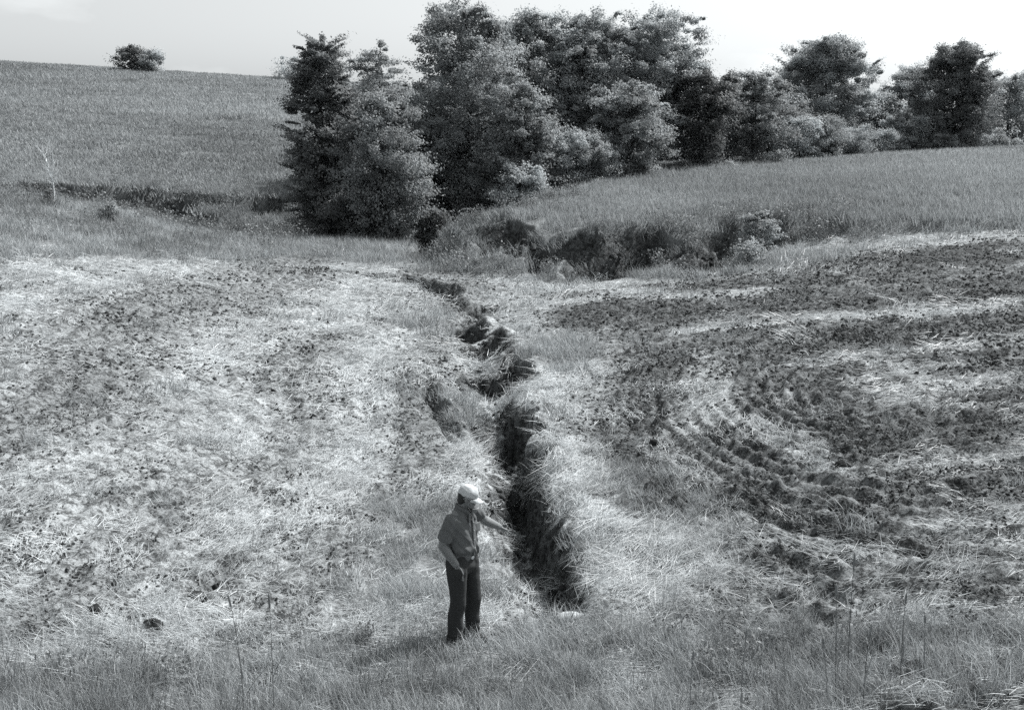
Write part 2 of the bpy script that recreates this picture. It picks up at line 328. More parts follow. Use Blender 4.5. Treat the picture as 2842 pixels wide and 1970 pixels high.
# ------------------------------------------------------------------ materials
def mat(name, base=(.5, .5, .5), rough=.9, spec=.2):
    m = bpy.data.materials.new(name); m.use_nodes = True; b = m.node_tree.nodes['Principled BSDF']
    b.inputs['Base Color'].default_value = (*base, 1); b.inputs['Roughness'].default_value = rough
    b.inputs['Specular IOR Level'].default_value = spec
    return m
TINT = (.95, 1.0, 1.025)
def tint(v): return (v * TINT[0], v * TINT[1], v * TINT[2])
def cell(m, kind): return m.node_tree.nodes.new(kind)
def leafmat(name, lo, hi, transl=.35, patch=.5, rough=.6, spec=.25, attr='shade'):
    """thin leaf: diffuse plus some light let through; colour varies leaf by leaf and plant by plant"""
    m = bpy.data.materials.new(name); m.use_nodes = True; n = m.node_tree.nodes; l = m.node_tree.links
    b = n['Principled BSDF']; out = n['Material Output']
    a = n.new('ShaderNodeAttribute'); a.attribute_name = attr
    oi = n.new('ShaderNodeObjectInfo')
    ad = n.new('ShaderNodeMath'); ad.operation = 'MULTIPLY_ADD'; ad.inputs[1].default_value = .35
    l.new(oi.outputs['Random'], ad.inputs[0])
    sc_ = n.new('ShaderNodeMath'); sc_.operation = 'MULTIPLY'; sc_.inputs[1].default_value = .65
    l.new(a.outputs['Fac'], sc_.inputs[0]); l.new(sc_.outputs[0], ad.inputs[2])
    rp = n.new('ShaderNodeValToRGB'); rp.color_ramp.elements[0].color = (*tint(lo), 1); rp.color_ramp.elements[1].color = (*tint(hi), 1)
    ge = n.new('ShaderNodeNewGeometry'); nz = n.new('ShaderNodeTexNoise'); nz.inputs['Scale'].default_value = patch; nz.inputs['Detail'].default_value = 5
    l.new(ge.outputs['Position'], nz.inputs['Vector']); mr_ = n.new('ShaderNodeMapRange'); mr_.inputs[1].default_value = .32; mr_.inputs[2].default_value = .68
    mr_.inputs[3].default_value = -.28; mr_.inputs[4].default_value = .28; l.new(nz.outputs[0], mr_.inputs[0])
    a2 = n.new('ShaderNodeMath'); a2.operation = 'ADD'; l.new(ad.outputs[0], a2.inputs[0]); l.new(mr_.outputs[0], a2.inputs[1])
    l.new(a2.outputs[0], rp.inputs[0]); l.new(rp.outputs[0], b.inputs['Base Color'])
    b.inputs['Roughness'].default_value = rough; b.inputs['Specular IOR Level'].default_value = spec
    t = n.new('ShaderNodeBsdfTranslucent'); l.new(rp.outputs[0], t.inputs['Color'])
    mx = n.new('ShaderNodeMixShader'); mx.inputs[0].default_value = transl
    l.new(b.outputs[0], mx.inputs[1]); l.new(t.outputs[0], mx.inputs[2]); l.new(mx.outputs[0], out.inputs['Surface'])
    return m
M_straw = leafmat('straw_stems', .22, .66, .2, rough=.45, spec=.4)
M_grass = leafmat('grass_blades', .14, .50, .35)
M_fringe = leafmat('tall_grass_blades', .05, .44, .3, 1.5)
M_meadow = leafmat('meadow_grass', .17, .42, .4, .05)
M_weed = leafmat('weed_leaves', .08, .32, .3, .6)
M_bark = mat('bark', tint(.07), .95)
M_dead = mat('dead_wood', tint(.55), .8)
def ground_material():
    m = bpy.data.materials.new('field_ground'); m.use_nodes = True; n = m.node_tree.nodes; l = m.node_tree.links
    b = n['Principled BSDF']; b.inputs['Roughness'].default_value = .95; b.inputs['Specular IOR Level'].default_value = .1
    geo = n.new('ShaderNodeNewGeometry')
    def noise(scale, det=6, rough=.65):
        x = n.new('ShaderNodeTexNoise'); x.inputs['Scale'].default_value = scale; x.inputs['Detail'].default_value = det; x.inputs['Roughness'].default_value = rough
        l.new(geo.outputs['Position'], x.inputs['Vector']); return x.outputs[0]
    def ramp(src, p0, p1, c0, c1):
        r = n.new('ShaderNodeValToRGB'); r.color_ramp.elements[0].position = p0; r.color_ramp.elements[1].position = p1
        r.color_ramp.elements[0].color = (*tint(c0), 1); r.color_ramp.elements[1].color = (*tint(c1), 1); l.new(src, r.inputs[0]); return r.outputs[0]
    def attr(nm):
        a = n.new('ShaderNodeAttribute'); a.attribute_name = nm; return a.outputs['Fac']
    def mix(f, a, c):
        x = n.new('ShaderNodeMix'); x.data_type = 'RGBA'; l.new(f, x.inputs['Factor']); l.new(a, x.inputs[6]); l.new(c, x.inputs[7]); return x.outputs[2]
    nf = noise(9); n_a = noise(22, 6, .75); n_b = noise(5, 7, .7)
    av = n.new('ShaderNodeMath'); av.operation = 'ADD'; l.new(n_a, av.inputs[0]); l.new(n_b, av.inputs[1]); hv = n.new('ShaderNodeMapRange'); hv.inputs[1].default_value = .72; hv.inputs[2].default_value = 1.28; l.new(av.outputs[0], hv.inputs[0]); ng = hv.outputs[0]; nb = noise(.7, 6)
    base = ramp(ng, .3, .7, .07, .34)
    straw = ramp(ng, .32, .68, .12, .48); soil = ramp(ng, .3, .72, .02, .13); green = ramp(nf, .3, .7, .12, .26)
    c = mix(attr('straw'), base, straw); c = mix(attr('green'), c, green); c = mix(attr('soil'), c, soil)
    cut = ramp(ng, .3, .72, .025, .14); c = mix(attr('cut'), c, cut)
    l.new(c, b.inputs['Base Color'])
    bp = n.new('ShaderNodeBump'); bp.inputs['Strength'].default_value = .9; bp.inputs['Distance'].default_value = .06
    l.new(nf, bp.inputs['Height']); l.new(bp.outputs[0], b.inputs['Normal'])
    return m
M_ground = ground_material()

# ------------------------------------------------------------------ ground sheet
ny, nx = 1050, 860
yy = np.concatenate([np.linspace(-6, 8.8, 40), np.exp(np.linspace(math.log(9), math.log(62), 760)), np.exp(np.linspace(math.log(62.3), math.log(450), ny - 800))])
t_ = np.linspace(-1, 1, nx); ss = np.sign(t_) * (np.abs(t_) * .62 + .9 * np.abs(t_) ** 6)
X = ss[None, :] * (np.maximum(yy, 0)[:, None] + 5.0); Y = np.repeat(yy[:, None], nx, 1)
Z, st, so_, gr, dep, up, sdg, qg = height(X, Y, True)
wall = np.clip(np.hypot(*np.gradient(Z)) / np.maximum(np.hypot(*np.gradient(Y)), 1e-3), 0, 5)
gx = np.abs(np.gradient(Z, axis=1) / np.gradient(X, axis=1)); gy = np.abs(np.gradient(Z, axis=0) / np.gradient(Y, axis=0))
cutm = np.clip(sstep(.02, .3, dep) * sstep(.7, 1.6, np.hypot(gx, gy)) + sstep(.0, .1, dep) * (sdg < .35) * (sdg > -.05), 0, 1)
idx = np.arange(len(yy) * nx).reshape(len(yy), nx)
F = np.stack([idx[:-1, :-1], idx[:-1, 1:], idx[1:, 1:], idx[1:, :-1]], -1).reshape(-1, 4)
g = mesh_np('ground', np.stack([X, Y, Z], -1).reshape(-1, 3), F, M_ground,
            dict(straw=st.ravel(), soil=so_.ravel(), green=gr.ravel(), cut=cutm.ravel()), smooth=True)
tag(g, 'rolling farm field cut by a washed-out gully, with hill and banks', kind='structure')

# ------------------------------------------------------------------ grass and straw prototypes (meshes instanced over the ground)
def ribbons(n, r, len_, w0, up_, curl, dirn=None, spread=.5, z0=(0, .02), seg=3, seed=0, tip=.15, shade=(0, 1)):
    """n thin ribbons; up_ = (min,max) elevation angle at the root; curl = bend downwards"""
    g_ = np.random.default_rng(seed); V = []; Fc = []; S = []
    for i in range(n):
        a = g_.uniform(0, 2 * math.pi) if dirn is None else dirn + g_.normal(0, spread) + (math.pi if g_.random() < .5 else 0)
        rr = r * math.sqrt(g_.random()); th = g_.uniform(0, 2 * math.pi); p = np.array([rr * math.cos(th), rr * math.sin(th), g_.uniform(*z0)])
        ln = g_.uniform(*len_); el = g_.uniform(*up_); cb = g_.uniform(*curl); sh = g_.uniform(*shade); tw = g_.uniform(-.6, .6)
        side = np.array([-math.sin(a + tw), math.cos(a + tw), g_.uniform(-.5, .5)]); side /= np.linalg.norm(side); b0 = len(V)
        for k in range(seg + 1):
            f = k / seg; wd = w0 * (1 - (1 - tip) * f ** 2) / 2
            V += [p + side * wd, p - side * wd]; S += [sh, sh]
            e = el - cb * f; p = p + ln / seg * np.array([math.cos(a) * math.cos(e), math.sin(a) * math.cos(e), math.sin(e)])
            if k < seg: q = b0 + 2 * k; Fc.append((q, q + 1, q + 3, q + 2))
    return np.array(V), np.array(Fc), np.array(S)
def join(parts):
    V = []; F_ = []; S = []; o = 0
    for v, f, s in parts: V.append(v); F_.append(f + o); S.append(s); o += len(v)
    return np.concatenate(V), np.concatenate(F_), np.concatenate(S)
def heads(n, r, z, ln, w_, seed):
    """slim seed heads"""
    return ribbons(n, r, (ln * .7, ln * 1.2), w_, (1.1, 1.6), (.2, .7), z0=z, seg=2, seed=seed, tip=.5)
def leaves_cloud(n, r, z, size, seed, flat=.5):
    g_ = np.random.default_rng(seed); P = np.stack([g_.normal(0, r / 2, n), g_.normal(0, r / 2, n), g_.uniform(z[0], z[1], n)], -1)
    return leafquads(P, np.tile([0, 0, 1.], (n, 1)) + g_.normal(0, .6, (n, 3)), size, g_)
def leafquads(P, Nn, size, g_, asp=.62):
    n = len(P); Nn = Nn / np.maximum(np.linalg.norm(Nn, axis=1, keepdims=True), 1e-6)
    T = np.cross(Nn, g_.normal(0, 1, (n, 3))); T /= np.maximum(np.linalg.norm(T, axis=1, keepdims=True), 1e-6); B = np.cross(Nn, T)
    l = (g_.uniform(.65, 1.3, n) * size)[:, None]
    V = np.stack([P - T * l * .5, P + B * l * asp * .5 - T * l * .05, P + T * l * .5 - Nn * l * .12, P - B * l * asp * .5 - T * l * .05], 1).reshape(-1, 3)
    return V, np.arange(4 * n).reshape(n, 4), np.repeat(g_.random(n), 4)
PROTO = {}
def proto(key, parts_list, m):
    c = bpy.data.collections.new(key); PROTO[key] = (c, len(parts_list))
    for i, (V, F_, S) in enumerate(parts_list):
        o = mesh_np('%s_source' % key, V, F_, m, dict(shade=S), link=False); c.objects.link(o)
H2 = math.pi / 2
proto('straw_near', [join([ribbons(50, .3, (.15, .55), .0055, (-.02, .22), (0, .35), 0, .42, (.01, .09), 3, s), ribbons(12, .3, (.2, .5), .005, (.1, .7), (.2, 1.2), None, 1, (.01, .06), 3, s + 50)]) for s in range(6)], M_straw)
proto('straw_far', [join([ribbons(52, .5, (.25, .7), .012, (-.02, .2), (0, .3), 0, .45, (.01, .10), 2, 100 + s), ribbons(14, .5, (.25, .5), .011, (.1, .8), (.2, 1.2), None, 1, (.01, .06), 2, s + 150)]) for s in range(5)], M_straw)
proto('grass_near', [ribbons(60, .2, (.1, .34), .007, (.7, 1.5), (.1, 1.3), None, 1, (-.02, .0), 3, 200 + s, .05) for s in range(6)], M_grass)
proto('grass_far', [ribbons(60, .42, (.15, .42), .016, (.7, 1.5), (.1, 1.1), None, 1, (-.03, 0), 2, 250 + s, .1) for s in range(5)], M_grass)
proto('fringe', [join([ribbons(46, .2, (.25, .62), .007, (1.0, 1.55), (.05, .9), None, 1, (-.03, 0), 4, 300 + s, .08), heads(4, .18, (.5, .6), .09, .011, 340 + s)]) for s in range(6)], M_fringe)
proto('meadow', [ribbons(90, .7, (.22, .52), .026, (.9, 1.5), (.05, .9), None, 1, (-.06, 0), 2, 400 + s, .15) for s in range(5)], M_meadow)
proto('hill', [ribbons(90, 1.5, (.14, .34), .06, (.8, 1.5), (.05, .8), None, 1, (-.08, 0), 2, 450 + s, .2) for s in range(5)], M_meadow)
proto('weeds', [join([ribbons(12, .22, (.4, .85), .014, (1.1, 1.55), (.0, .4), None, 1, (-.04, 0), 3, 500 + s, .4), leaves_cloud(110, .42, (.08, .75), .085, 540 + s)]) for s in range(6)], M_weed)

def scatter(name, key, P, rot, scl, label, group=None):
    c, n = PROTO[key]; me = bpy.data.meshes.new(name); me.vertices.add(len(P)); me.vertices.foreach_set('co', np.ascontiguousarray(P, dtype=np.float32).ravel())
    a = me.attributes.new('rot', 'FLOAT_VECTOR', 'POINT'); a.data.foreach_set('vector', np.ascontiguousarray(rot, dtype=np.float32).ravel())
    a = me.attributes.new('scl', 'FLOAT', 'POINT'); a.data.foreach_set('value', np.asarray(scl, dtype=np.float32))
    a = me.attributes.new('pick', 'INT', 'POINT'); a.data.foreach_set('value', rng.integers(0, n, len(P)).astype(np.int32))
    o = bpy.data.objects.new(name, me); COL.objects.link(o)
    ng = bpy.data.node_groups.new(name, 'GeometryNodeTree')
    ng.interface.new_socket('Geometry', in_out='INPUT', socket_type='NodeSocketGeometry'); ng.interface.new_socket('Geometry', in_out='OUTPUT', socket_type='NodeSocketGeometry')
    nn = ng.nodes; ll = ng.links; gi = nn.new('NodeGroupInput'); go = nn.new('NodeGroupOutput')
    ci = nn.new('GeometryNodeCollectionInfo'); ci.inputs['Collection'].default_value = c; ci.inputs['Separate Children'].default_value = True; ci.inputs['Reset Children'].default_value = True
    ip = nn.new('GeometryNodeInstanceOnPoints'); ip.inputs['Pick Instance'].default_value = True
    def na(nm, ty):
        x = nn.new('GeometryNodeInputNamedAttribute'); x.data_type = ty; x.inputs['Name'].default_value = nm; return x.outputs['Attribute']
    e2r = nn.new('FunctionNodeEulerToRotation'); ll.new(na('rot', 'FLOAT_VECTOR'), e2r.inputs[0])
    ll.new(gi.outputs[0], ip.inputs['Points']); ll.new(ci.outputs[0], ip.inputs['Instance']); ll.new(na('pick', 'INT'), ip.inputs['Instance Index'])
    ll.new(e2r.outputs[0], ip.inputs['Rotation']); ll.new(na('scl', 'FLOAT'), ip.inputs['Scale']); ll.new(ip.outputs[0], go.inputs[0])
    md = o.modifiers.new('scatter', 'NODES'); md.node_group = ng
    tag(o, label, kind='stuff'); return o
def spots(y0, y1, dens, half=.56, pad=2.0):
    """random ground points between two distances; dens per square metre"""
    area = (y1 - y0) * (half * (y1 + y0) + 2 * pad); n = int(area * dens * 1.0)
    y = np.sqrt(rng.uniform(0, 1, n) * (y1 ** 2 - y0 ** 2) + y0 ** 2); x = rng.uniform(-1, 1, n) * (half * y + pad); return x, y
def slope_rot(x, y, yaw, k=1.0):
    e = .12; zx = (height(x + e, y) - height(x - e, y)) / (2 * e); zy = (height(x, y + e) - height(x, y - e)) / (2 * e)
    zx = np.clip(zx, -1.2, 1.2) * k; zy = np.clip(zy, -1.2, 1.2) * k
    # euler XYZ: first pitch/roll expressed in the yawed frame
    c, s = np.cos(yaw), np.sin(yaw); fx = zx * c + zy * s; fy = -zx * s + zy * c
    return np.stack([np.arctan(fy), -np.arctan(fx), yaw], -1)
def rows(x, y):
    """1 on the ridge of a tilled row, 0 in its furrow; only where the ground was tilled"""
    dU, _ = headland(x, y); r = .5 + .5 * np.sin(dU * 21 + fbm(x, y, 5, 2) * 2); l = .5 + .5 * np.sin((x + (fbm(x * .12, y * .1, 143, 2) - .5) * 5) * 9)
    return np.where(x > 2.5, r ** 2.4, l ** 1.4)
def flow(x, y):
    """direction the flattened stubble lies in"""
    a = 1.2 + (fbm(x * .3, y * .3, 111, 3) - .5) * 2.6
    right = sstep(1.5, 4, x) * sstep(40, 30, y); _, t = headland(x, y)
    near = sstep(15, 11.5, y)
    b = np.where(right > rng.random(x.shape), t + (fbm(x, y, 113, 2) - .5) * 1.2, a)
    return np.where(near > rng.random(x.shape), .25 + (fbm(x * .5, y * .5, 117, 2) - .5) * 1.6, b)
def layer(name, key, rows, prob, label, lie=False, smin=.8, smax=1.25):
    Ps = []; Rs = []; Ss = []
    for y0, y1, dens, sc_ in rows:
        x, y = spots(y0, y1, dens); z, st, so_, gr, dep, up, sd_, q = height(x, y, True)
        keep = rng.random(len(x)) < prob(x, y, st, so_, gr, dep, up, sd_, q); x, y, z = x[keep], y[keep], z[keep]
        if lie:
            e = .12; gs = np.hypot(height(x + e, y) - height(x - e, y), height(x, y + e) - height(x, y - e)) / (2 * e); k2 = gs < .9; x, y, z = x[k2], y[k2], z[k2]
        yaw = flow(x, y) if lie else rng.uniform(0, 2 * math.pi, len(x))
        Rs.append(slope_rot(x, y, yaw, 1.0 if lie else .35)); Ps.append(np.stack([x, y, z], -1)); Ss.append(rng.uniform(smin, smax, len(x)) * sc_)
    return scatter(name, key, np.concatenate(Ps), np.concatenate(Rs), np.concatenate(Ss), label)
def lumps(n, r, smin, smax, seed):
    g_ = np.random.default_rng(seed); V = []; F_ = []; S = []; o = 0
    base = [(math.cos(math.pi * k / 3) * (1, .95, .6)[j], math.sin(math.pi * k / 3) * (1, .95, .6)[j], (-.6, .1, .75)[j]) for j in range(3) for k in range(6)] + [(0, 0, 1.)]
    f0 = [(j * 6 + k, j * 6 + (k + 1) % 6, (j + 1) * 6 + (k + 1) % 6, (j + 1) * 6 + k) for j in range(2) for k in range(6)] + [(12 + k, 12 + (k + 1) % 6, 12 + (k + 2) % 6, 18) for k in (0, 2, 4)]
    for i in range(n):
        s = smin + (smax - smin) * g_.random() ** 2.2; rr = r * math.sqrt(g_.random()); a = g_.uniform(0, 6.28); v = np.array(base) * g_.uniform(.35, 1.5, (19, 3)) * g_.uniform(.5, 1.2, 3) * [s, s * .9, s * .6]; c, q = math.cos(a * 3), math.sin(a * 3)
        v = np.stack([v[:, 0] * c - v[:, 1] * q, v[:, 0] * q + v[:, 1] * c, v[:, 2]], -1) + [rr * math.cos(a), rr * math.sin(a), s * .25]
        V.append(v); F_.append(np.array(f0) + o); S.append(np.full(19, g_.random())); o += 19
    return np.concatenate(V), np.concatenate(F_), np.concatenate(S)
M_crumb = leafmat('soil_crumbs', .025, .12, .0, .8, rough=.95, spec=.05)
proto('crumbs_near', [lumps(40, .4, .006, .034, 600 + s) for s in range(5)], M_crumb)
proto('slump', [lumps(9, .16, .02, .13, 640 + s) for s in range(5)], M_crumb)
proto('crumbs_far', [lumps(40, .8, .012, .055, 620 + s) for s in range(5)], M_crumb)
def edge(dep, sd_, q): return 1 - .95 * ((dep > .3) & (sd_ < .75)) - .7 * ((sd_ > -.14) & (sd_ < 0) & (q > -1))
proto('chaff_near', [join([ribbons(70, .33, (.05, .26), .0065, (-.05, .35), (0, .5), 0, .5, (.0, .05), 2, 700 + s), ribbons(14, .33, (.08, .2), .006, (.3, 1.3), (.2, 1.2), None, 1, (0, .02), 2, 720 + s)]) for s in range(6)], M_straw)
proto('chaff_far', [join([ribbons(70, .6, (.1, .4), .013, (-.05, .3), (0, .5), 0, .5, (.0, .06), 2, 740 + s), ribbons(14, .6, (.1, .25), .012, (.3, 1.3), (.2, 1.2), None, 1, (0, .02), 2, 760 + s)]) for s in range(5)], M_straw)
def longp(x, y, gr):
    """where whole straw still lies: beside the gully and along the near edge"""
    d = np.abs(x - np.interp(y, _ry, _rx)); return np.clip(np.maximum(1.15 - d / 3.2, sstep(13.5, 11.5, y + (fbm(x * .6, y, 181, 2) - .5) * 4)), .12, 1)
layer('straw_litter', 'straw_near', [(9, 14, 24, .8), (14, 21, 16, .95)], lambda x, y, st, so_, gr, dep, up, sd_, q: np.clip(st ** 1.3 * (1 - .75 * gr) + .06, 0, 1) * (1 - .8 * so_) * longp(x, y, gr) * edge(dep, sd_, q), 'pale flattened straw strewn over the near ground beside the man', lie=True)
layer('straw_cover', 'straw_far', [(21, 32, 8, .75), (32, 50, 4, .95)], lambda x, y, st, so_, gr, dep, up, sd_, q: np.clip(st ** 1.5 * (1 - .8 * gr) + .03, 0, 1) * (1 - .8 * so_) * longp(x, y, gr) * edge(dep, sd_, q), 'pale flattened straw in swaths over the middle of the field', lie=True)
def chaffp(x, y, st, so_, gr, dep, up, sd_, q):
    return np.clip(.10 + st ** 1.1, 0, 1) * (1 - .5 * so_) * (1 - .7 * gr) * (1 - up) * (.12 + .88 * rows(x, y)) * edge(dep, sd_, q)
layer('chopped_straw', 'chaff_near', [(9, 14, 18, 1), (14, 22, 15, 1.05)], chaffp, 'short broken straw lying in rows over the near tilled soil', lie=True)
layer('chopped_straw', 'chaff_far', [(22, 34, 7, .9), (34, 54, 3.4, 1.1)], chaffp, 'short broken straw lying in rows over the farther tilled soil', lie=True)
layer('grass', 'grass_near', [(9, 14, 22, 1), (14, 21, 15, 1.05)], lambda x, y, st, so_, gr, dep, up, sd_, q: np.clip(.09 + .9 * gr - .25 * so_, 0.01, 1) * edge(dep, sd_, q), 'short grass growing through the near stubble')
layer('grass_cover', 'grass_far', [(21, 32, 8, .95), (32, 60, 4.5, 1.15)], lambda x, y, st, so_, gr, dep, up, sd_, q: np.clip(.07 + .9 * gr - .25 * so_, 0.01, 1) * (1 - up) * edge(dep, sd_, q), 'short grass growing through the stubble in the middle distance')
layer('gully_grass', 'straw_near', [(12, 24, 26, .8)], lambda x, y, st, so_, gr, dep, up, sd_, q: (dep > .3) * np.clip(sd_ * 1.1, 0, 1) * sstep(.4, .6, fbm(x * 1.3, y * 1.3, 191, 3)) * (y > 12.5), 'fallen straw trailing down into the gully', lie=False)
layer('fringe_grass', 'fringe', [(8.6, 11.4, 20, .72), (11.4, 13, 7, .6)], lambda x, y, st, so_, gr, dep, up, sd_, q: np.clip(gr, 0, 1) * (.12 + .88 * sstep(.42, .6, fbm(x * .7, y * .9, 131, 3))), 'tall uncut grass along the near edge of the field')
layer('bank_grass', 'meadow', [(42, 75, 3.2, 1)], lambda x, y, st, so_, gr, dep, up, sd_, q: up, 'dense standing grass on the field above the bank')
layer('hill_grass', 'hill', [(66, 110, 1.6, 1), (110, 185, .7, 1.4)], lambda x, y, st, so_, gr, dep, up, sd_, q: up, 'grass cover of the broad hillside')
def bankp(x, y, st, so_, gr, dep, up, sd_, q):
    mr, ml, rr, ll = masks(x, y); f = np.exp(-((rr - 1.2) / 1.9) ** 2) * (y < 60) * (x < 15) + 1.3 * np.exp(-((ll - .6) / 3.0) ** 2); kn = .12 * sstep(38, 44, y) * (x < -10)
    return np.clip((f * 1.1) * (.25 + .75 * sstep(.4, .6, fbm(x * .5, y * .5, 151, 2))) + kn, 0, 1) * (1 - .75 * (dep > .2) * (x > -8))
layer('bank_weeds', 'weeds', [(40, 76, 2.8, .95)], bankp, 'leafy weeds covering the faces of the banks', smin=.6, smax=1.4)

def crumbp(x, y, st, so_, gr, dep, up, sd_, q): return np.clip(so_ ** 1.2 + .06, 0, 1) * (1 - up) * (1 - .7 * gr)
layer('loose_soil', 'crumbs_near', [(9, 14, 16, 1), (14, 22, 11, 1.1)], crumbp, 'crumbled dark soil broken up over the near ground')
layer('loose_soil', 'crumbs_far', [(22, 34, 5, 1), (34, 56, 2.5, 1.15)], crumbp, 'crumbled dark soil broken up over the farther ground')

layer('foreground_weeds', 'weeds', [(9.6, 13.2, 3.0, .55)], lambda x, y, st, so_, gr, dep, up, sd_, q: gr * sstep(.52, .64, fbm(x * .55, y * .8, 171, 3)) * (dep < .1), 'low leafy weeds dotted through the front grass', smin=.5, smax=1.1)

layer('slumped_clods', 'slump', [(12, 24, 7, 1.0), (24, 50, 3.5, 1.5)], lambda x, y, st, so_, gr, dep, up, sd_, q: (dep > .15) * .8 * (y > 12.5), 'clods of earth slumped from the walls onto the gully floor', smin=.5, smax=1.3)

def hanging():
    """straw and roots hanging over the right-hand rim of the gully"""
    x, y = spots(12.5, 46, 30, .12, 2.0); z, st, so_, gr, dep, up, sd_, q = height(x, y, True); k = (sd_ > -.12) & (sd_ < .12) & (dep < .5) & (rng.random(len(x)) < .42 * (np.abs(q) < 1)); x, y, z = x[k], y[k], z[k]
    dz = height(x - .35, y) - z; k = dz < -.15; x, y, z = x[k], y[k], z[k]; n = len(x)
    rot = np.stack([rng.normal(0, .25, n), rng.uniform(.35, 1.1, n), math.pi + rng.normal(0, .6, n)], -1)
    scatter('overhanging_straw', 'straw_near', np.stack([x, y, z + .02], -1), rot, rng.uniform(.35, .65, n), 'straw hanging over the right rim of the gully')
hanging()

# ------------------------------------------------------------------ trees and shrubs
M_leaf = {k: leafmat('leaves_%s' % k, *v) for k, v in dict(dark=(.05, .28, .42), maple=(.12, .58, .48), cotton=(.13, .62, .48), elm=(.11, .52, .48), pale=(.22, .68, .48), willow=(.2, .6, .48)).items()}  # the dark set also paints shade onto trees and shrubs deep in the grove
def tube(P, Rd, n=6):
    P = np.array(P, float); V = []; F_ = []
    for i, p in enumerate(P):
        d = P[min(i + 1, len(P) - 1)] - P[max(i - 1, 0)]; d /= max(np.linalg.norm(d), 1e-6)
        a = np.cross(d, [0, 0, 1.] if abs(d[2]) < .9 else [1., 0, 0]); a /= np.linalg.norm(a); b = np.cross(d, a)
        for k in range(n):
            t = 2 * math.pi * k / n; V.append(p + (a * math.cos(t) + b * math.sin(t)) * Rd[i])
    for i in range(len(P) - 1):
        for k in range(n): F_.append((i * n + k, i * n + (k + 1) % n, (i + 1) * n + (k + 1) % n, (i + 1) * n + k))
    return np.array(V), np.array(F_), np.zeros(len(V))
def limb(p0, p1, r0, r1, g_, sag=.15, n=5, wob=.06):
    p0 = np.array(p0, float); p1 = np.array(p1, float); L_ = np.linalg.norm(p1 - p0); out = []
    for k in range(n + 1):
        t = k / n; q = p0 * (1 - t) + p1 * t; q = q + np.array([0, 0, -sag * L_ * math.sin(math.pi * t)]) + (g_.normal(0, wob * L_, 3) * (0 < k < n)) * .5; out.append(q)
    return tube(out, [r0 + (r1 - r0) * k / n for k in range(n + 1)], 5)
def tree(name, cx, top, hw, Y, species, label, cat='tree', base=.12, prof='oval', dens=1.0, leaf=.2, seed=0, clump=.75, flat=.75, group=None, trunk_w=None, baseY=None, lean=0):
    g_ = np.random.default_rng(seed + 1000)
    tp = pt(cx, top, Y); x, y = tp[0], Y; bx = x - lean
    z0 = float(height(np.array([bx]), np.array([float(y)]))[0]) - .05; Ht = tp[2] - z0
    Rr = hw / 2.248 / FPX * math.hypot(Y, 3)
    root = empty(name, (bx, y, z0)); tag(root, label, cat, group)
    # crown envelope, filled with a few big lobes that carry the leaf clumps
    def env(t):
        if prof == 'oval': return np.sin(np.pi * np.clip(t * .93 + .05, 0, 1) ** .8) ** .5
        if prof == 'round': return np.sqrt(np.clip(1 - (1.9 * t - .9) ** 2, 0, 1))
        if prof == 'cone': return np.clip(1.06 - t, 0, 1) ** .55 * np.clip(t * 7 + .5, 0, 1)
        if prof == 'column': return np.clip(1.06 - t ** 4, 0, 1) ** .5 * np.clip(t * 4 + .6, 0, 1)
        return np.sqrt(np.clip(1 - t ** 2.2, 0, 1))
    hc0 = base * Ht; hc = Ht - hc0; area = 2 * math.pi * Rr * hc
    nlob = int(np.clip(hc / Rr * 5.5, 7, 26)); tl = (np.arange(nlob) + g_.uniform(.1, .9, nlob)) / nlob; tl[-1] = .93
    thl = np.cumsum(g_.uniform(1.6, 3.1, nlob)); el = env(tl); lr = Rr * (.30 + .30 * el) * g_.uniform(.75, 1.2, nlob)
    rl = np.clip(el * Rr * g_.uniform(.9, 1.22, nlob) - lr * .8, 0, None); rl[-1] *= .3
    LC = np.stack([rl * np.cos(thl), rl * np.sin(thl) * .9, hc0 + tl * hc], -1)
    LC[:, 2] = np.minimum(LC[:, 2], Ht - lr * .85 - clump * .3)
    LC[:, 0] += lean * LC[:, 2] / Ht
    nc = int(max(16, area / (clump ** 2) * 1.35 * dens)); li = g_.choice(nlob, nc, p=lr ** 2 / (lr ** 2).sum())
    d_ = g_.normal(0, 1, (nc, 3)); d_[:, 2] = d_[:, 2] * .9 + .25; d_ /= np.linalg.norm(d_, axis=1, keepdims=True)
    C = LC[li] + d_ * (lr[li] * g_.uniform(.45, 1.08, nc))[:, None] * [1, 1, 1.05]
    C[:, 2] = np.clip(C[:, 2], .15 * clump, Ht - clump * .2)
    t = np.clip((C[:, 2] - hc0) / hc, 0, 1); th = np.arctan2(C[:, 1], C[:, 0])
    cs = clump * g_.uniform(.35, 1.15, nc) * (1 - .4 * t)
    leaf = leaf * .72; nl = int(95 * (clump / leaf) ** 2 / 15 * dens) + 18
    D = g_.normal(0, 1, (nc, nl, 3)); D /= np.linalg.norm(D, axis=2, keepdims=True)
    rr = np.where(g_.random((nc, 1, 1)) < 2, 1, 1) * g_.uniform(.3, 1.0, (nc, nl, 1)) ** .6 * (1 + .45 * g_.random((nc, nl, 1)) ** 5)
    sc3 = np.array([1.15, 1.15, flat])
    spray = (g_.random(nc) < (.55 if seed == 1 else .35 if species == 'elm' else .12))[:, None, None]; sdir = np.stack([np.cos(th), np.sin(th), g_.uniform(.1, 1.5, nc)], -1)[:, None, :]
    along = g_.uniform(-.2, 1.25, (nc, nl, 1)); D = np.where(spray, D * np.array([.45, .45, .3]) + sdir * along * 1.5 - np.array([0, 0, .35]) * along ** 2, D)
    tip = (d_ * [1, 1, .6] + [0, 0, .25])[:, None, :] * (g_.random((nc, nl, 1)) ** 4) * cs[:, None, None] * 1.1     # twigs reaching out of the clump
    P = C[:, None, :] + D * rr * cs[:, None, None] * sc3 + tip
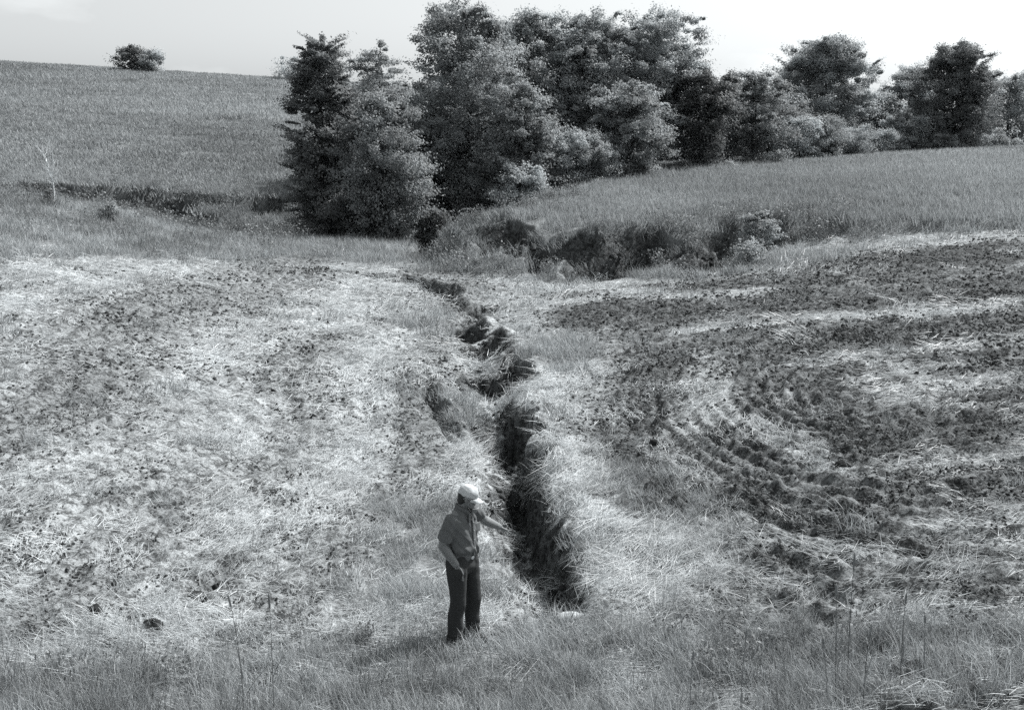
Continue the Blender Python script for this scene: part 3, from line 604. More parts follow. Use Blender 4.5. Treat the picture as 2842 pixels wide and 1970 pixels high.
    out = np.stack([np.cos(th), np.sin(th), np.zeros(nc)], -1)[:, None, :]
    if prof in ('cone', 'dome') or species == 'elm':   # sprays droop outward
        P[:, :, 2] -= .15 * ((P[:, :, :2] - C[:, None, :2]) * out[:, :, :2]).sum(-1) ** 2 / cs[:, None]
    Nn = D * .5 + out * .2 + np.array([.3, 0, .6]) + g_.normal(0, .45, D.shape)
    V, F_ = [], []
    V, F_, S = leafquads(P.reshape(-1, 3), Nn.reshape(-1, 3), leaf, g_)
    S = S * .45 + .45 * np.repeat(g_.random(nc), nl * 4) + .1
    mesh_np('crown', V, F_, M_leaf[species], dict(shade=S), parent=root)
    # trunk and limbs
    parts = []; tw = trunk_w or max(.06, Ht * .02)
    if cat == 'tree':
        ax = [np.array([lean * k / 7, 0, Ht * .93 * k / 7]) + (g_.normal(0, .012 * Ht, 3) * [1, 1, 0] if 0 < k < 7 else 0) for k in range(8)]
        parts.append(tube([ax[0] - [0, 0, .25]] + ax, [tw * 1.5] + [tw * (1.12 - .98 * k / 7) for k in range(8)], 8))
        for i in g_.choice(nc, min(nc, 34), replace=False):
            c = C[i]; h = max(.1 * Ht, min(c[2] - .35 * math.hypot(c[0], c[1]), .88 * Ht)); k = h / (Ht * .93) * 7; a = ax[min(int(k), 6)]; b = ax[min(int(k) + 1, 7)]; q = a + (b - a) * (k - int(k))
            parts.append(limb(q, c, tw * .42 * (1.1 - h / Ht), .018, g_, .04))
    else:
        for i in g_.choice(nc, min(nc, 16), replace=False): parts.append(limb([g_.normal(0, .12), g_.normal(0, .12), -.15], C[i], max(.02, tw * .5), .01, g_, .02))
    V, F_, S = join(parts); mesh_np('trunk' if cat == 'tree' else 'stems', V, F_, M_bark, parent=root)
    return root
WOOD = 'trees of the grove at the end of the gully'
tree('elm_tree', 722, 82, 66, 63, 'dark', 'tall dark elm with ragged spiky left side, leftmost of the grove', base=.04, prof='column', leaf=.2, seed=1, clump=.7, flat=.6, group=WOOD, dens=1.3)
tree('maple_tree', 862, 205, 96, 60.5, 'maple', 'broad sunlit maple standing in front of the grove, foliage down to the grass', base=.03, prof='oval', leaf=.2, seed=2, clump=.72, group=WOOD, dens=1.1)
tree('elm_tree', 850, 98, 88, 76, 'elm', 'feathery pale elm top rising behind the broad front maple', base=.2, prof='oval', leaf=.2, seed=3, clump=.8, flat=.6, group=WOOD, dens=.8)
tree('cottonwood_tree', 1045, 8, 128, 69, 'cotton', 'very tall cottonwood with vertical left edge above the dark gap', base=.1, prof='column', leaf=.21, seed=4, clump=.85, group=WOOD)
tree('cottonwood_tree', 1190, 30, 112, 76, 'cotton', 'tall cottonwood just right of the tallest one', base=.15, prof='column', leaf=.21, seed=5, clump=.85, group=WOOD)
tree('maple_tree', 1180, 190, 84, 66, 'maple', 'mid-height leafy tree in front of the tallest cottonwoods', base=.05, prof='oval', leaf=.2, seed=6, clump=.72, group=WOOD)
tree('ash_tree', 1320, 28, 122, 77, 'elm', 'tall loose-crowned ash in the centre of the grove', base=.12, prof='oval', leaf=.21, seed=7, clump=.8, group=WOOD)
tree('cottonwood_tree', 1475, 22, 126, 77, 'cotton', 'tall cottonwood bordering the bright gap of sky', base=.14, prof='column', leaf=.22, seed=8, clump=.85, flat=.6, group=WOOD)
tree('elm_tree', 1425, 180, 84, 70, 'elm', 'elm with layered drooping sprays below the tall cottonwood by the sky gap', base=.05, prof='oval', leaf=.2, seed=9, clump=.72, flat=.55, group=WOOD)
tree('elm_tree', 1590, 160, 90, 75, 'dark', 'dark round-topped tree under the bright gap of sky', base=.1, prof='oval', leaf=.21, seed=10, clump=.75, group=WOOD)
tree('elm_tree', 1700, 162, 88, 79, 'elm', 'dark elm with wispy top left of the rounded lone cottonwood', base=.08, prof='oval', leaf=.21, seed=11, clump=.75, flat=.6, group=WOOD)
tree('cottonwood_tree', 1862, 84, 102, 94, 'cotton', 'rounded tall cottonwood with cauliflower outline against open sky', base=.1, prof='oval', leaf=.2, seed=12, clump=.85, group=WOOD, dens=1.35)
tree('willow_tree', 2050, 148, 66, 98, 'willow', 'pale pointed willow near the right end of the grove', base=.05, prof='oval', leaf=.18, seed=13, clump=.8, group=WOOD, dens=1.2)
tree('cottonwood_tree', 2160, 96, 76, 92, 'dark', 'dark tree at the far right with its top against the sky', base=.04, prof='column', leaf=.2, seed=14, clump=.8, group=WOOD, dens=1.3)
tree('willow_tree', 2275, 160, 90, 98, 'willow', 'last low willow past the dark tree at the far right', base=.05, prof='oval', leaf=.22, seed=15, clump=.9, group=WOOD)
tree('maple_tree', 1965, 205, 76, 97, 'maple', 'small maple between the rounded cottonwood and the pale willow', base=.05, prof='oval', leaf=.22, seed=16, clump=.8, group=WOOD)
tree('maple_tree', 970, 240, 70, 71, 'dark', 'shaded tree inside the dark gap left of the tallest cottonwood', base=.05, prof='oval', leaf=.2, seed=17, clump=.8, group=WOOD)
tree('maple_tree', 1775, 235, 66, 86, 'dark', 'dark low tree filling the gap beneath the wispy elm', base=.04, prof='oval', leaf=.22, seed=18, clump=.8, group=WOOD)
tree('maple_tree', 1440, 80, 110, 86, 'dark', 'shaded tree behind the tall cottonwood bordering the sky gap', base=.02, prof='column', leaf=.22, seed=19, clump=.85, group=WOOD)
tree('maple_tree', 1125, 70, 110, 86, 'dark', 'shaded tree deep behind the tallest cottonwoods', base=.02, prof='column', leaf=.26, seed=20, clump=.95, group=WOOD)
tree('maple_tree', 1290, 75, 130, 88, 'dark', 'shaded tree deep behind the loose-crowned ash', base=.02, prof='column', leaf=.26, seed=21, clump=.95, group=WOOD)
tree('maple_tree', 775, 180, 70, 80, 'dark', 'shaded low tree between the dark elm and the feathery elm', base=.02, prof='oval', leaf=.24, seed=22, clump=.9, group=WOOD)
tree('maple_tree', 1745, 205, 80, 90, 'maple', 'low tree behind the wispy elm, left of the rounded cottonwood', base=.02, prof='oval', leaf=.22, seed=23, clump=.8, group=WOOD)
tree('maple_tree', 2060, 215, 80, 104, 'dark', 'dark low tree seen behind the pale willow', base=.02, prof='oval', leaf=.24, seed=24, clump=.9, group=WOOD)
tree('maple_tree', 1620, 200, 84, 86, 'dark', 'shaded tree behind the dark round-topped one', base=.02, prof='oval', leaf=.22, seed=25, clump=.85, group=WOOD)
BR = 'shrubs along the foot of the grove'
tree('shrub', 1312, 292, 66, 67, 'pale', 'large pale rounded shrub at the edge of the right field, centre of the grove', 'shrub', base=0, prof='round', leaf=.15, seed=31, clump=.6, group=BR)
tree('shrub', 1175, 372, 70, 63.5, 'maple', 'leafy shrub where the field spur meets the trees', 'shrub', base=0, prof='dome', leaf=.17, seed=32, clump=.55, group=BR)
tree('shrub', 1085, 425, 50, 66, 'dark', 'low dark shrub in the shade beneath the tallest cottonwood', 'shrub', base=0, prof='dome', leaf=.17, seed=33, clump=.55, group=BR)
tree('shrub', 1805, 252, 52, 84, 'pale', 'bright tall shrub under the left side of the rounded cottonwood', 'shrub', base=0, prof='round', leaf=.18, seed=34, clump=.65, group=BR)
tree('shrub', 1862, 262, 46, 86, 'willow', 'fuzzy grey shrub right of the bright tall one', 'shrub', base=0, prof='round', leaf=.13, seed=35, clump=.6, group=BR)
tree('shrub', 1925, 284, 42, 87, 'willow', 'fuzzy rounded shrub below the small maple', 'shrub', base=0, prof='round', leaf=.13, seed=36, clump=.6, group=BR)
tree('shrub', 1990, 290, 26, 88, 'willow', 'small fuzzy ball-shaped shrub left of the pale willow foot', 'shrub', base=0, prof='round', leaf=.13, seed=37, clump=.5, group=BR)
tree('shrub', 2042, 252, 44, 90, 'pale', 'pale leafy shrub in front of the pointed willow', 'shrub', base=0, prof='round', leaf=.18, seed=38, clump=.6, group=BR)
tree('shrub', 2118, 300, 40, 90, 'maple', 'low shrub under the dark far-right tree', 'shrub', base=0, prof='dome', leaf=.18, seed=39, clump=.6, group=BR)
tree('shrub', 1632, 362, 50, 73, 'maple', 'low spreading shrub in the grass below the dark round-topped tree', 'shrub', base=0, prof='dome', leaf=.16, seed=40, clump=.5, group=BR)
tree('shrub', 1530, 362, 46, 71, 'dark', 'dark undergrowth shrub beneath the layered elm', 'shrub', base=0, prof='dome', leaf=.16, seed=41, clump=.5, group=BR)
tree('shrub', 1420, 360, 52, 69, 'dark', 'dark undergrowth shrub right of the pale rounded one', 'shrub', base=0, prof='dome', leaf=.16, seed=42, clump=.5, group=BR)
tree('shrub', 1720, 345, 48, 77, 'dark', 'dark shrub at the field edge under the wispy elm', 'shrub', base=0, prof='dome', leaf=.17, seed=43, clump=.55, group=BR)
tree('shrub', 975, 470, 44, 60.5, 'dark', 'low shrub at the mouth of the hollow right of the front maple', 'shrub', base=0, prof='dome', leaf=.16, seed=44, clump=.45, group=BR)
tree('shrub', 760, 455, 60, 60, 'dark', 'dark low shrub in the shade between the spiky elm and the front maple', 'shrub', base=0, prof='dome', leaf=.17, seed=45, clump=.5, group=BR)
tree('shrub', 2230, 290, 60, 92, 'pale', 'pale shrub at the extreme right end of the tree line', 'shrub', base=0, prof='dome', leaf=.18, seed=46, clump=.6, group=BR)
HT = 'small trees on the skyline of the hill'
tree('small_tree', 290, 102, 27, 166, 'dark', 'small dark tree on the skyline, left one of the touching pair', base=.02, prof='round', leaf=.36, seed=51, clump=1.1, group=HT)
tree('small_tree', 338, 108, 30, 166, 'maple', 'small paler tree on the skyline, right one of the touching pair', base=.02, prof='round', leaf=.36, seed=52, clump=1.1, group=HT)
tree('skyline_bush', 655, 126, 36, 168, 'pale', 'thin pale bush on the skyline left of the spiky elm', 'shrub', base=.0, prof='round', leaf=.3, seed=53, clump=1.0, group=None, dens=.6)
tree('skyline_bush', 700, 120, 30, 170, 'maple', 'bush on the skyline partly hidden by the spiky elm', 'shrub', base=.0, prof='round', leaf=.3, seed=54, clump=1.0, dens=.9)
tree('bramble_bush', 1700, 478, 52, 46.6, 'elm', 'leafy bramble bush on the crest of the right bank', 'shrub', base=0, prof='dome', leaf=.14, seed=61, clump=.4, trunk_w=.02)
tree('bramble_bush', 1690, 540, 40, 44.6, 'elm', 'rounded weedy bush at the foot of the right bank', 'shrub', base=0, prof='dome', leaf=.11, seed=62, clump=.35, trunk_w=.02)
tree('low_bush', 247, 458, 20, 46, 'maple', 'small leafy bush on the grassy knoll', 'shrub', base=0, prof='round', leaf=.12, seed=63, clump=.3, trunk_w=.02)
tree('low_bush', 110, 425, 9, 47, 'dark', 'tiny dark bush at the foot of the bare sapling', 'shrub', base=0, prof='round', leaf=.1, seed=64, clump=.22, trunk_w=.015)
def bare_sapling(cx, top, Y, label):
    g_ = np.random.default_rng(3); tp = pt(cx, top, Y); z0 = float(height(np.array([tp[0]]), np.array([float(Y)]))[0]); h = tp[2] - z0
    root = empty('bare_sapling', (tp[0] + .15, Y, z0)); tag(root, label, 'dead tree')
    ax = [np.array([-.25 * t + .12 * math.sin(4 * t), 0, h * t]) for t in np.linspace(0, 1, 9)]
    V, F_, S = tube(ax, [.045 * (1.1 - t) for t in np.linspace(0, 1, 9)], 7); mesh_np('trunk', V, F_, M_dead, parent=root)
    parts = []
    for k in range(13):
        t = .22 + .7 * k / 13; q = np.array([-.25 * t + .12 * math.sin(4 * t), 0, h * t]); s = 1 if k % 2 else -1
        e = q + np.array([s * g_.uniform(.15, .42), g_.normal(0, .2), g_.uniform(.4, .8)]); parts.append(limb(q, e, .02, .007, g_, -.08))
        parts.append(limb(q * .4 + e * .6, e + [s * -.12, .05, .25], .01, .005, g_, 0, 3))
    V, F_, S = join(parts); mesh_np('branches', V, F_, M_dead, parent=root)
bare_sapling(104, 336, 47.3, 'bare white leafless sapling on the knoll at the far left')

# ------------------------------------------------------------------ the man
M_skin = mat('skin', tint(.18), .55, .35); M_shirt = mat('shirt_cloth', tint(.125), .9, .1); M_trouser = mat('trouser_cloth', tint(.045), .9, .1)
M_cap = mat('cap_cloth', tint(.5), .85, .1); M_leather = mat('dark_leather', tint(.03), .5, .4); M_hair = mat('hair', tint(.03), .7, .3)
M_metal = mat('spectacle_frame', tint(.6), .3, .6); M_button = mat('button', tint(.45), .5, .4)
for m_, sc_ in ((M_shirt, 60), (M_trouser, 80), (M_cap, 70)):
    n = m_.node_tree.nodes; l = m_.node_tree.links; x = n.new('ShaderNodeTexNoise'); x.inputs['Scale'].default_value = 9; x.inputs['Detail'].default_value = 6
    t_c = n.new('ShaderNodeTexCoord'); l.new(t_c.outputs['Object'], x.inputs['Vector']); b_ = n.new('ShaderNodeBump'); b_.inputs['Strength'].default_value = .5; b_.inputs['Distance'].default_value = .02
    l.new(x.outputs[0], b_.inputs['Height']); l.new(b_.outputs[0], n['Principled BSDF'].inputs['Normal'])
def ell(c, r, rot=(0, 0, 0), n=14):
    V = []; F_ = []; M3 = Euler(rot).to_matrix()
    for i in range(n + 1):
        a = math.pi * i / n
        for k in range(n * 2):
            b = math.pi * k / n; v = M3 @ Vector((r[0] * math.sin(a) * math.cos(b), r[1] * math.sin(a) * math.sin(b), r[2] * math.cos(a))); V.append((v.x + c[0], v.y + c[1], v.z + c[2]))
    m_ = n * 2
    for i in range(n):
        for k in range(m_): F_.append((i * m_ + k, (i + 1) * m_ + k, (i + 1) * m_ + (k + 1) % m_, i * m_ + (k + 1) % m_))
    return np.array(V), np.array(F_), np.zeros(len(V))
def loft(rings, n=20, cap=True, ref=(0, -1, 0)):
    """rings: (centre, rx across, ry along ref) following the centres; elliptical sections, rounded ends"""
    C = [np.array(r[0], float) for r in rings]; V = []; F_ = []; m_ = len(C)
    for i in range(m_):
        d = C[min(i + 1, m_ - 1)] - C[max(i - 1, 0)]; d /= max(np.linalg.norm(d), 1e-6); b = np.array(ref, float); b = b - d * b.dot(d)
        if np.linalg.norm(b) < .1: b = np.array([1., 0, 0]) - d * d[0]
        b /= np.linalg.norm(b); a = np.cross(d, b)
        for k in range(n):
            t = 2 * math.pi * k / n; V.append(C[i] + a * rings[i][1] * math.cos(t) + b * rings[i][2] * math.sin(t))
    for i in range(m_ - 1):
        for k in range(n): F_.append((i * n + k, i * n + (k + 1) % n, (i + 1) * n + (k + 1) % n, (i + 1) * n + k))
    F_ = [tuple(f) for f in F_]
    for j, e in ((0, 0), (m_ - 1, 1)):
        V.append(C[j]); c = len(V) - 1
        for k in range(n): q = (j * n + k, j * n + (k + 1) % n); F_.append((c, q[1], q[0], q[0]) if e == 0 else (c, q[0], q[1], q[1]))
    return np.array(V), F_, np.zeros(len(V))
def fused(name, parts, vox, m, parent, smooth=6, disp=None):
    """join closed pieces, fuse them into one continuous skin, smooth it"""
    me = bpy.data.meshes.new('raw'); V = []; F_ = []; o = 0
    for v, f, s in parts:
        V += [tuple(p) for p in v]
        for q in f:
            q = [int(a) + o for a in q]; u = []
            for a in q:
                if a not in u: u.append(a)
            if len(u) > 2: F_.append(u)
        o = len(V)
    me.from_pydata(V, [], F_); bm = bmesh.new(); bm.from_mesh(me); bmesh.ops.remove_doubles(bm, verts=bm.verts, dist=1e-5); bmesh.ops.recalc_face_normals(bm, faces=bm.faces); bm.to_mesh(me); bm.free()
    t = bpy.data.objects.new('raw', me); COL.objects.link(t); md = t.modifiers.new('r', 'REMESH'); md.mode = 'VOXEL'; md.voxel_size = vox; md.use_smooth_shade = True
    s = t.modifiers.new('s', 'SMOOTH'); s.factor = .5; s.iterations = smooth
    dg = bpy.context.evaluated_depsgraph_get(); out = bpy.data.meshes.new_from_object(t.evaluated_get(dg)); bpy.data.objects.remove(t); bpy.data.meshes.remove(me)
    n = len(out.vertices); A = np.zeros(n * 3); out.vertices.foreach_get('co', A); A = A.reshape(-1, 3)
    if disp is not None:
        Nn = np.zeros(n * 3); out.vertices.foreach_get('normal', Nn); Nn = Nn.reshape(-1, 3); A = A + Nn * disp(A)[:, None]; out.vertices.foreach_set('co', A.ravel()); out.update()
    out.materials.clear(); out.materials.append(m); out.name = name
    for p in out.polygons: p.use_smooth = True
    ob = bpy.data.objects.new(name, out); COL.objects.link(ob); ob.parent = parent
    return ob
def v3(*a): return np.array(a, float)
def lerp(a, b, t): return a * (1 - t) + b * t
mx_, my_ = ground(1042, 1446)
mz_ = float(smooth_z(np.array([mx_]), np.array([my_]))[0])
man = empty('person', (mx_, my_, mz_ + .0), R(56)); tag(man, 'man in pale cap, grey short-sleeved shirt and dark trousers pointing down at the gully', 'person')
# joints (metres, he faces -Y, his left is +X)
LH, RH = v3(.10, .01, .93), v3(-.10, .01, .93)
LK, RK = v3(.13, -.05, .50), v3(-.11, -.015, .50)
LA, RA = v3(.14, -.01, .09), v3(-.13, .03, .09)
SL, SR = v3(.185, .0, 1.47), v3(-.185, .01, 1.45)
EL = SL + v3(.225, .01, -.19); WL = EL + v3(.255, -.03, -.145)
ER = v3(-.255, .075, 1.17); WR = v3(-.19, -.062, .955)
def leg(h, k, a, e=0):
    return loft([(h + v3(0, 0, .05), .09 + e, .10 + e), (h, .092 + e, .10 + e), (lerp(h, k, .35), .083 + e, .088 + e), (lerp(h, k, .8), .062 + e, .066 + e), (k, .057 + e, .062 + e),
                 (lerp(k, a, .3) + v3(0, .012, 0), .055 + e, .06 + e), (lerp(k, a, .7), .04 + e, .044 + e), (a, .035 + e, .038 + e)])
hd_yaw, hd_pitch = R(34), R(20)
HM = Matrix.Translation((.0, -.045, 1.585)) @ Euler((0, 0, hd_yaw)).to_matrix().to_4x4() @ Euler((hd_pitch, 0, 0)).to_matrix().to_4x4()
def hp(part):
    v, f, s = part; return np.array([tuple(HM @ Vector(p)) for p in v]), f, s
head = [hp(p) for p in (ell((0, .015, .105), (.076, .094, .092)), ell((0, -.02, .055), (.062, .072, .085)), ell((0, -.055, .0), (.040, .036, .032)), ell((0, -.045, .035), (.055, .045, .05)),
        ell((0, -.098, .062), (.0125, .020, .024), (.35, 0, 0)), ell((0, -.106, .050), (.015, .014, .011)), ell((0, -.086, .1), (.05, .014, .011)), ell((.05, -.055, .06), (.018, .03, .022)), ell((-.05, -.055, .06), (.018, .03, .022)),
        ell((0, -.088, .024), (.022, .012, .0065)), ell((0, -.086, .013), (.020, .012, .0065)), ell((0, -.083, -.012), (.02, .016, .014)),
        ell((.075, .015, .065), (.009, .019, .031), (0, 0, -.3)), ell((-.075, .015, .065), (.009, .019, .031), (0, 0, .3)), ell((.07, .01, .04), (.008, .01, .012)), ell((-.07, .01, .04), (.008, .01, .012)))]
def finger(p, d, seglen, r, curl, axis):
    """bends towards the palm by the angles in curl"""
    P = [np.array(p)]; d = np.array(d, float); d /= np.linalg.norm(d)
    for s, c in zip(seglen, curl):
        q = Matrix.Rotation(c, 3, Vector(axis)); d = np.array(q @ Vector(d)); P.append(P[-1] + d * s)
    rr = [(P[0] - (P[1] - P[0]) * .5, r * 1.05, r * 1.05), (P[0], r * 1.1, r * 1.1)] + [(P[i], r * (1.08 - .12 * i), r * (1.08 - .12 * i)) for i in range(1, len(P))]
    e = P[-1] + (P[-1] - P[-2]) * .25; rr.append((e, r * .45, r * .45)); return loft(rr, 10)
# pointing left hand: palm turned down, index straight, the rest folded
hd = (WL - EL) / np.linalg.norm(WL - EL); hd = hd + v3(0, 0, -.12); hd /= np.linalg.norm(hd)
across = np.cross(hd, v3(0, 0, 1)); across /= np.linalg.norm(across); up_h = np.cross(across, hd)   # across: to the thumb side (front)
pc = WL + hd * .05
handL = [loft([(WL - hd * .01, .026, .02), (WL + hd * .03, .036, .018), (WL + hd * .07, .042, .016), (WL + hd * .095, .038, .013)], 14, ref=tuple(up_h))]
for k, (off, ln, cu) in enumerate([(.029, (.045, .027, .022), (-.02, .03, .03)), (.010, (.046, .03, .022), (1.15, 1.35, .8)), (-.010, (.043, .028, .021), (1.25, 1.4, .8)), (-.028, (.035, .022, .019), (1.3, 1.4, .8))]):
    handL.append(finger(WL + hd * .093 + across * off, hd, ln, .0105 if k < 3 else .0092, [-c if True else c for c in cu], tuple(np.cross(hd, up_h) * -1)))
handL.append(finger(WL + hd * .03 + across * .034, hd * .75 + across * .65 - up_h * .15, (.038, .03, .024), .0105, (.15, .35, .3), tuple(np.cross(hd, up_h))))
hr = v3(.04, -.022, -.12); hr /= np.linalg.norm(hr)
handR = [loft([(WR - hr * .01, .026, .021), (WR + hr * .04, .04, .019), (WR + hr * .09, .041, .016), (WR + hr * .1, .036, .013)], 14, ref=(-1, 0, 0))]
for off in (-.027, -.009, .009, .027): handR.append(finger(WR + hr * .09 + v3(0, -off, -off * .5), hr, (.034, .022, .016), .009, (.15, .2, .1), (0, 1, 0)))
handR.append(finger(WR + hr * .03 + v3(.0, -.034, 0), hr + v3(.1, -.3, 0), (.03, .024, .018), .0105, (.1, .15, .1), (0, 1, 0)))
def arm(s, e, w_, ex=.007): ex += .004; return loft([(s + v3(0, 0, .02), .055 + ex, .058 + ex), (s, .056 + ex, .06 + ex), (lerp(s, e, .4), .048 + ex, .052 + ex), (lerp(s, e, .85), .040 + ex, .042 + ex), (e, .039 + ex, .041 + ex), (lerp(e, w_, .25), .041 + ex, .043 + ex), (lerp(e, w_, .6), .034 + ex, .036 + ex), (w_, .025 + ex, .027 + ex)], 16)
torso = loft([(v3(0, .01, .86), .14, .10), (v3(0, .01, .94), .165, .115), (v3(0, .005, 1.04), .145, .10), (v3(0, 0, 1.16), .152, .105), (v3(0, 0, 1.3), .175, .12), (v3(0, .005, 1.42), .185, .11), (v3(0, .01, 1.49), .14, .075), (v3(0, 0, 1.53), .065, .06), (v3(.0, -.02, 1.6), .052, .056), (v3(.0, -.035, 1.66), .05, .055)], 24)
body = fused('body', [torso, leg(LH, LK, LA), leg(RH, RK, RA), arm(SL, EL, WL), arm(SR, ER, WR), ell(LA + v3(0, -.06, -.05), (.042, .11, .04)), ell(RA + v3(0, -.06, -.05), (.042, .11, .04))] + head + handL + handR, .0055, M_skin, man, 2)
def folds(A):
    return .014 * (np.sin(A[:, 2] * 44 + A[:, 0] * 30 + 3 * np.sin(A[:, 0] * 18 + A[:, 1] * 9)) * sstep(1.26, 1.04, A[:, 2])) + .014 * (fbm(A[:, 0] * 16 + A[:, 2] * 10, A[:, 1] * 16 - A[:, 2] * 9, 201, 2) - .5) * 2
def sleeve(s, e, t1, drop):
    return loft([(s + v3(0, 0, .012) - (e - s) * .12, .05, .05), (s + v3(0, 0, -.002), .07, .074), (lerp(s, e, .3), .072, .08), (lerp(s, e, .6), .069, .079 + drop), (lerp(s, e, t1), .068, .082 + drop)], 18)
shirt = fused('shirt', [loft([(v3(0, .01, 1.015), .155, .115), (v3(0, .0, 1.045), .178, .142), (v3(0, -.005, 1.08), .188, .152), (v3(0, -.005, 1.18), .182, .142), (v3(0, -.002, 1.3), .192, .14), (v3(0, .005, 1.40), .198, .128), (v3(0, .01, 1.465), .158, .098), (v3(0, .006, 1.505), .105, .085), (v3(0, .003, 1.53), .076, .074), (v3(0, -.005, 1.545), .068, .068)], 28),
        sleeve(SL, EL, .62, .0), sleeve(SR, ER, .82, .004)], .009, M_shirt, man, 5, folds)
# collar, placket, pocket flap and buttons lie on the shirt
def strip(pts, nrm, wd, th):
    return loft([(np.array(p), wd, th) for p in pts], 10, ref=nrm)
col = [strip([v3(s * .012, -.105, 1.475), v3(s * .045, -.088, 1.515), v3(s * .074, -.03, 1.545), v3(s * .06, .045, 1.565), v3(0, .075, 1.572)], (0, -.5, 1), .01, .026) for s in (1, -1)]
tab = [loft([(v3(s * .02, -.112, 1.49), .02, .008), (v3(s * .05, -.13, 1.435), .022, .007), (v3(s * .062, -.138, 1.405), .006, .005)], 10) for s in (1, -1)]
fused('collar', col + tab, .006, M_shirt, shirt, 2)
pl_ = [(v3(0, -.128, 1.46)), v3(0, -.139, 1.4), v3(0, -.147, 1.3), v3(0, -.15, 1.2), v3(0, -.16, 1.1), v3(0, -.15, 1.03)]
fused('placket', [loft([(p, .018, .006) for p in pl_], 12)], .005, M_shirt, shirt, 1)
for z, yv in ((1.4, -.147), (1.31, -.154), (1.21, -.158), (1.12, -.166)):
    b_ = ell((0, yv, z), (.006, .003, .006), n=6); mesh_np('button', b_[0], b_[1], M_button, smooth=True, parent=shirt)
fused('chest_pocket', [loft([(v3(.095, -.133, 1.37), .045, .006), (v3(.097, -.138, 1.27), .043, .006)], 12)], .005, M_shirt, shirt, 1)
def tleg(h, k, a, s):
    b = a + v3(0, .012, -.045)
    return loft([(h + v3(-s * .03, .0, .1), .10, .125), (h + v3(0, .0, .0), .105, .13), (lerp(h, k, .35), .10, .112), (lerp(h, k, .8), .083, .092), (k, .08, .09), (lerp(k, a, .35) + v3(0, .015, 0), .078, .088), (lerp(k, a, .8), .074, .088), (b, .076, .094)], 20)
trou = fused('trousers', [loft([(v3(0, .01, 1.035), .150, .112), (v3(0, .01, .98), .168, .125), (v3(0, .012, .9), .185, .138), (v3(0, .015, .83), .16, .12)], 26), tleg(LH, LK, LA, 1), tleg(RH, RK, RA, -1),
        ell(WR + hr * .085, (.046, .046, .085))], .0085, M_trouser, man, 4, lambda A: .006 * np.sin(A[:, 2] * 30 + A[:, 0] * 34 + 4 * np.sin(A[:, 1] * 17 + A[:, 2] * 9)) * (sstep(.3, .12, A[:, 2]) + .25) + .005 * (fbm(A[:, 0] * 14, A[:, 2] * 9 + A[:, 1] * 9, 207, 2) - .5))
fused('belt', [loft([(v3(0, .008, .99), .177, .135), (v3(0, .008, 1.022), .172, .131)], 30)], .006, M_leather, man, 1)
bk = loft([(v3(0, -.122, 1.005), .026, .019), (v3(0, -.136, 1.005), .026, .019)], 12, ref=(0, 0, 1)); mesh_np('buckle', bk[0], np.array([list(f) for f in bk[1]]), M_metal, parent=man)
for a, s in ((LA, 1), (RA, -1)):
    fused('boot', [loft([(a + v3(0, .0, .10), .05, .056), (a + v3(0, .0, .02), .048, .056), (a + v3(0, -.01, -.04), .046, .075)], 14), ell(a + v3(s * .012, -.085, -.045), (.048, .125, .04)), loft([(a + v3(s * .01, -.075, -.075), .05, .135), (a + v3(s * .01, -.075, -.092), .05, .135)], 18)], .007, M_leather, man, 2)
# hair, spectacles, cap
fused('hair', [hp(ell((0, .038, .085), (.0785, .079, .085))), hp(ell((0, .06, .03), (.06, .045, .055)))], .006, M_hair, man, 2)
def ring(c, r, th, n=18):
    P = [(c[0] + r * math.cos(2 * math.pi * k / n), c[1], c[2] + .8 * r * math.sin(2 * math.pi * k / n)) for k in range(n + 1)]; return tube(P, [th] * (n + 1), 5)
gl = join([ring((.034, -.104, .078), .024, .0022), ring((-.034, -.104, .078), .024, .0022), tube([(-.012, -.107, .08), (.012, -.107, .08)], [.002] * 2, 5)] + [tube([(s * .058, -.1, .083), (s * .079, -.03, .088), (s * .082, .03, .086), (s * .08, .045, .07)], [.0024] * 4, 5) for s in (1, -1)])
gl = hp(gl); mesh_np('spectacles', gl[0], gl[1], M_metal, parent=man)
def dome(n=30):
    V = []; F_ = []; rings = 12
    for i in range(rings + 1):
        a = (math.pi / 2) * i / rings
        for k in range(n):
            b = 2 * math.pi * k / n; rr = math.cos(a) ** .72 if i < rings else 0; sag = .004 * math.sin(b * 6 + 1) * math.cos(a)
            V.append((.091 * rr * math.cos(b) * (1 + sag * 6), .012 + .112 * rr * math.sin(b) * (1 + sag * 5), .098 + .112 * math.sin(a) ** .9 - .012 * math.sin(b) * 0 + sag))
    for i in range(rings):
        for k in range(n): F_.append((i * n + k, i * n + (k + 1) % n, (i + 1) * n + (k + 1) % n, (i + 1) * n + k))
    V.append((0, .012, .098)); c = len(V) - 1; F_ = F_ + [(c, (k + 1) % n, k, k) for k in range(n)]
    return np.array(V), F_, np.zeros(len(V))
cap = fused('cap', [hp(dome())], .006, M_cap, man, 2, lambda A: .006 * (fbm(A[:, 0] * 26 + A[:, 2] * 30, A[:, 1] * 26 + A[:, 2] * 10, 211, 2) - .5) * 2)
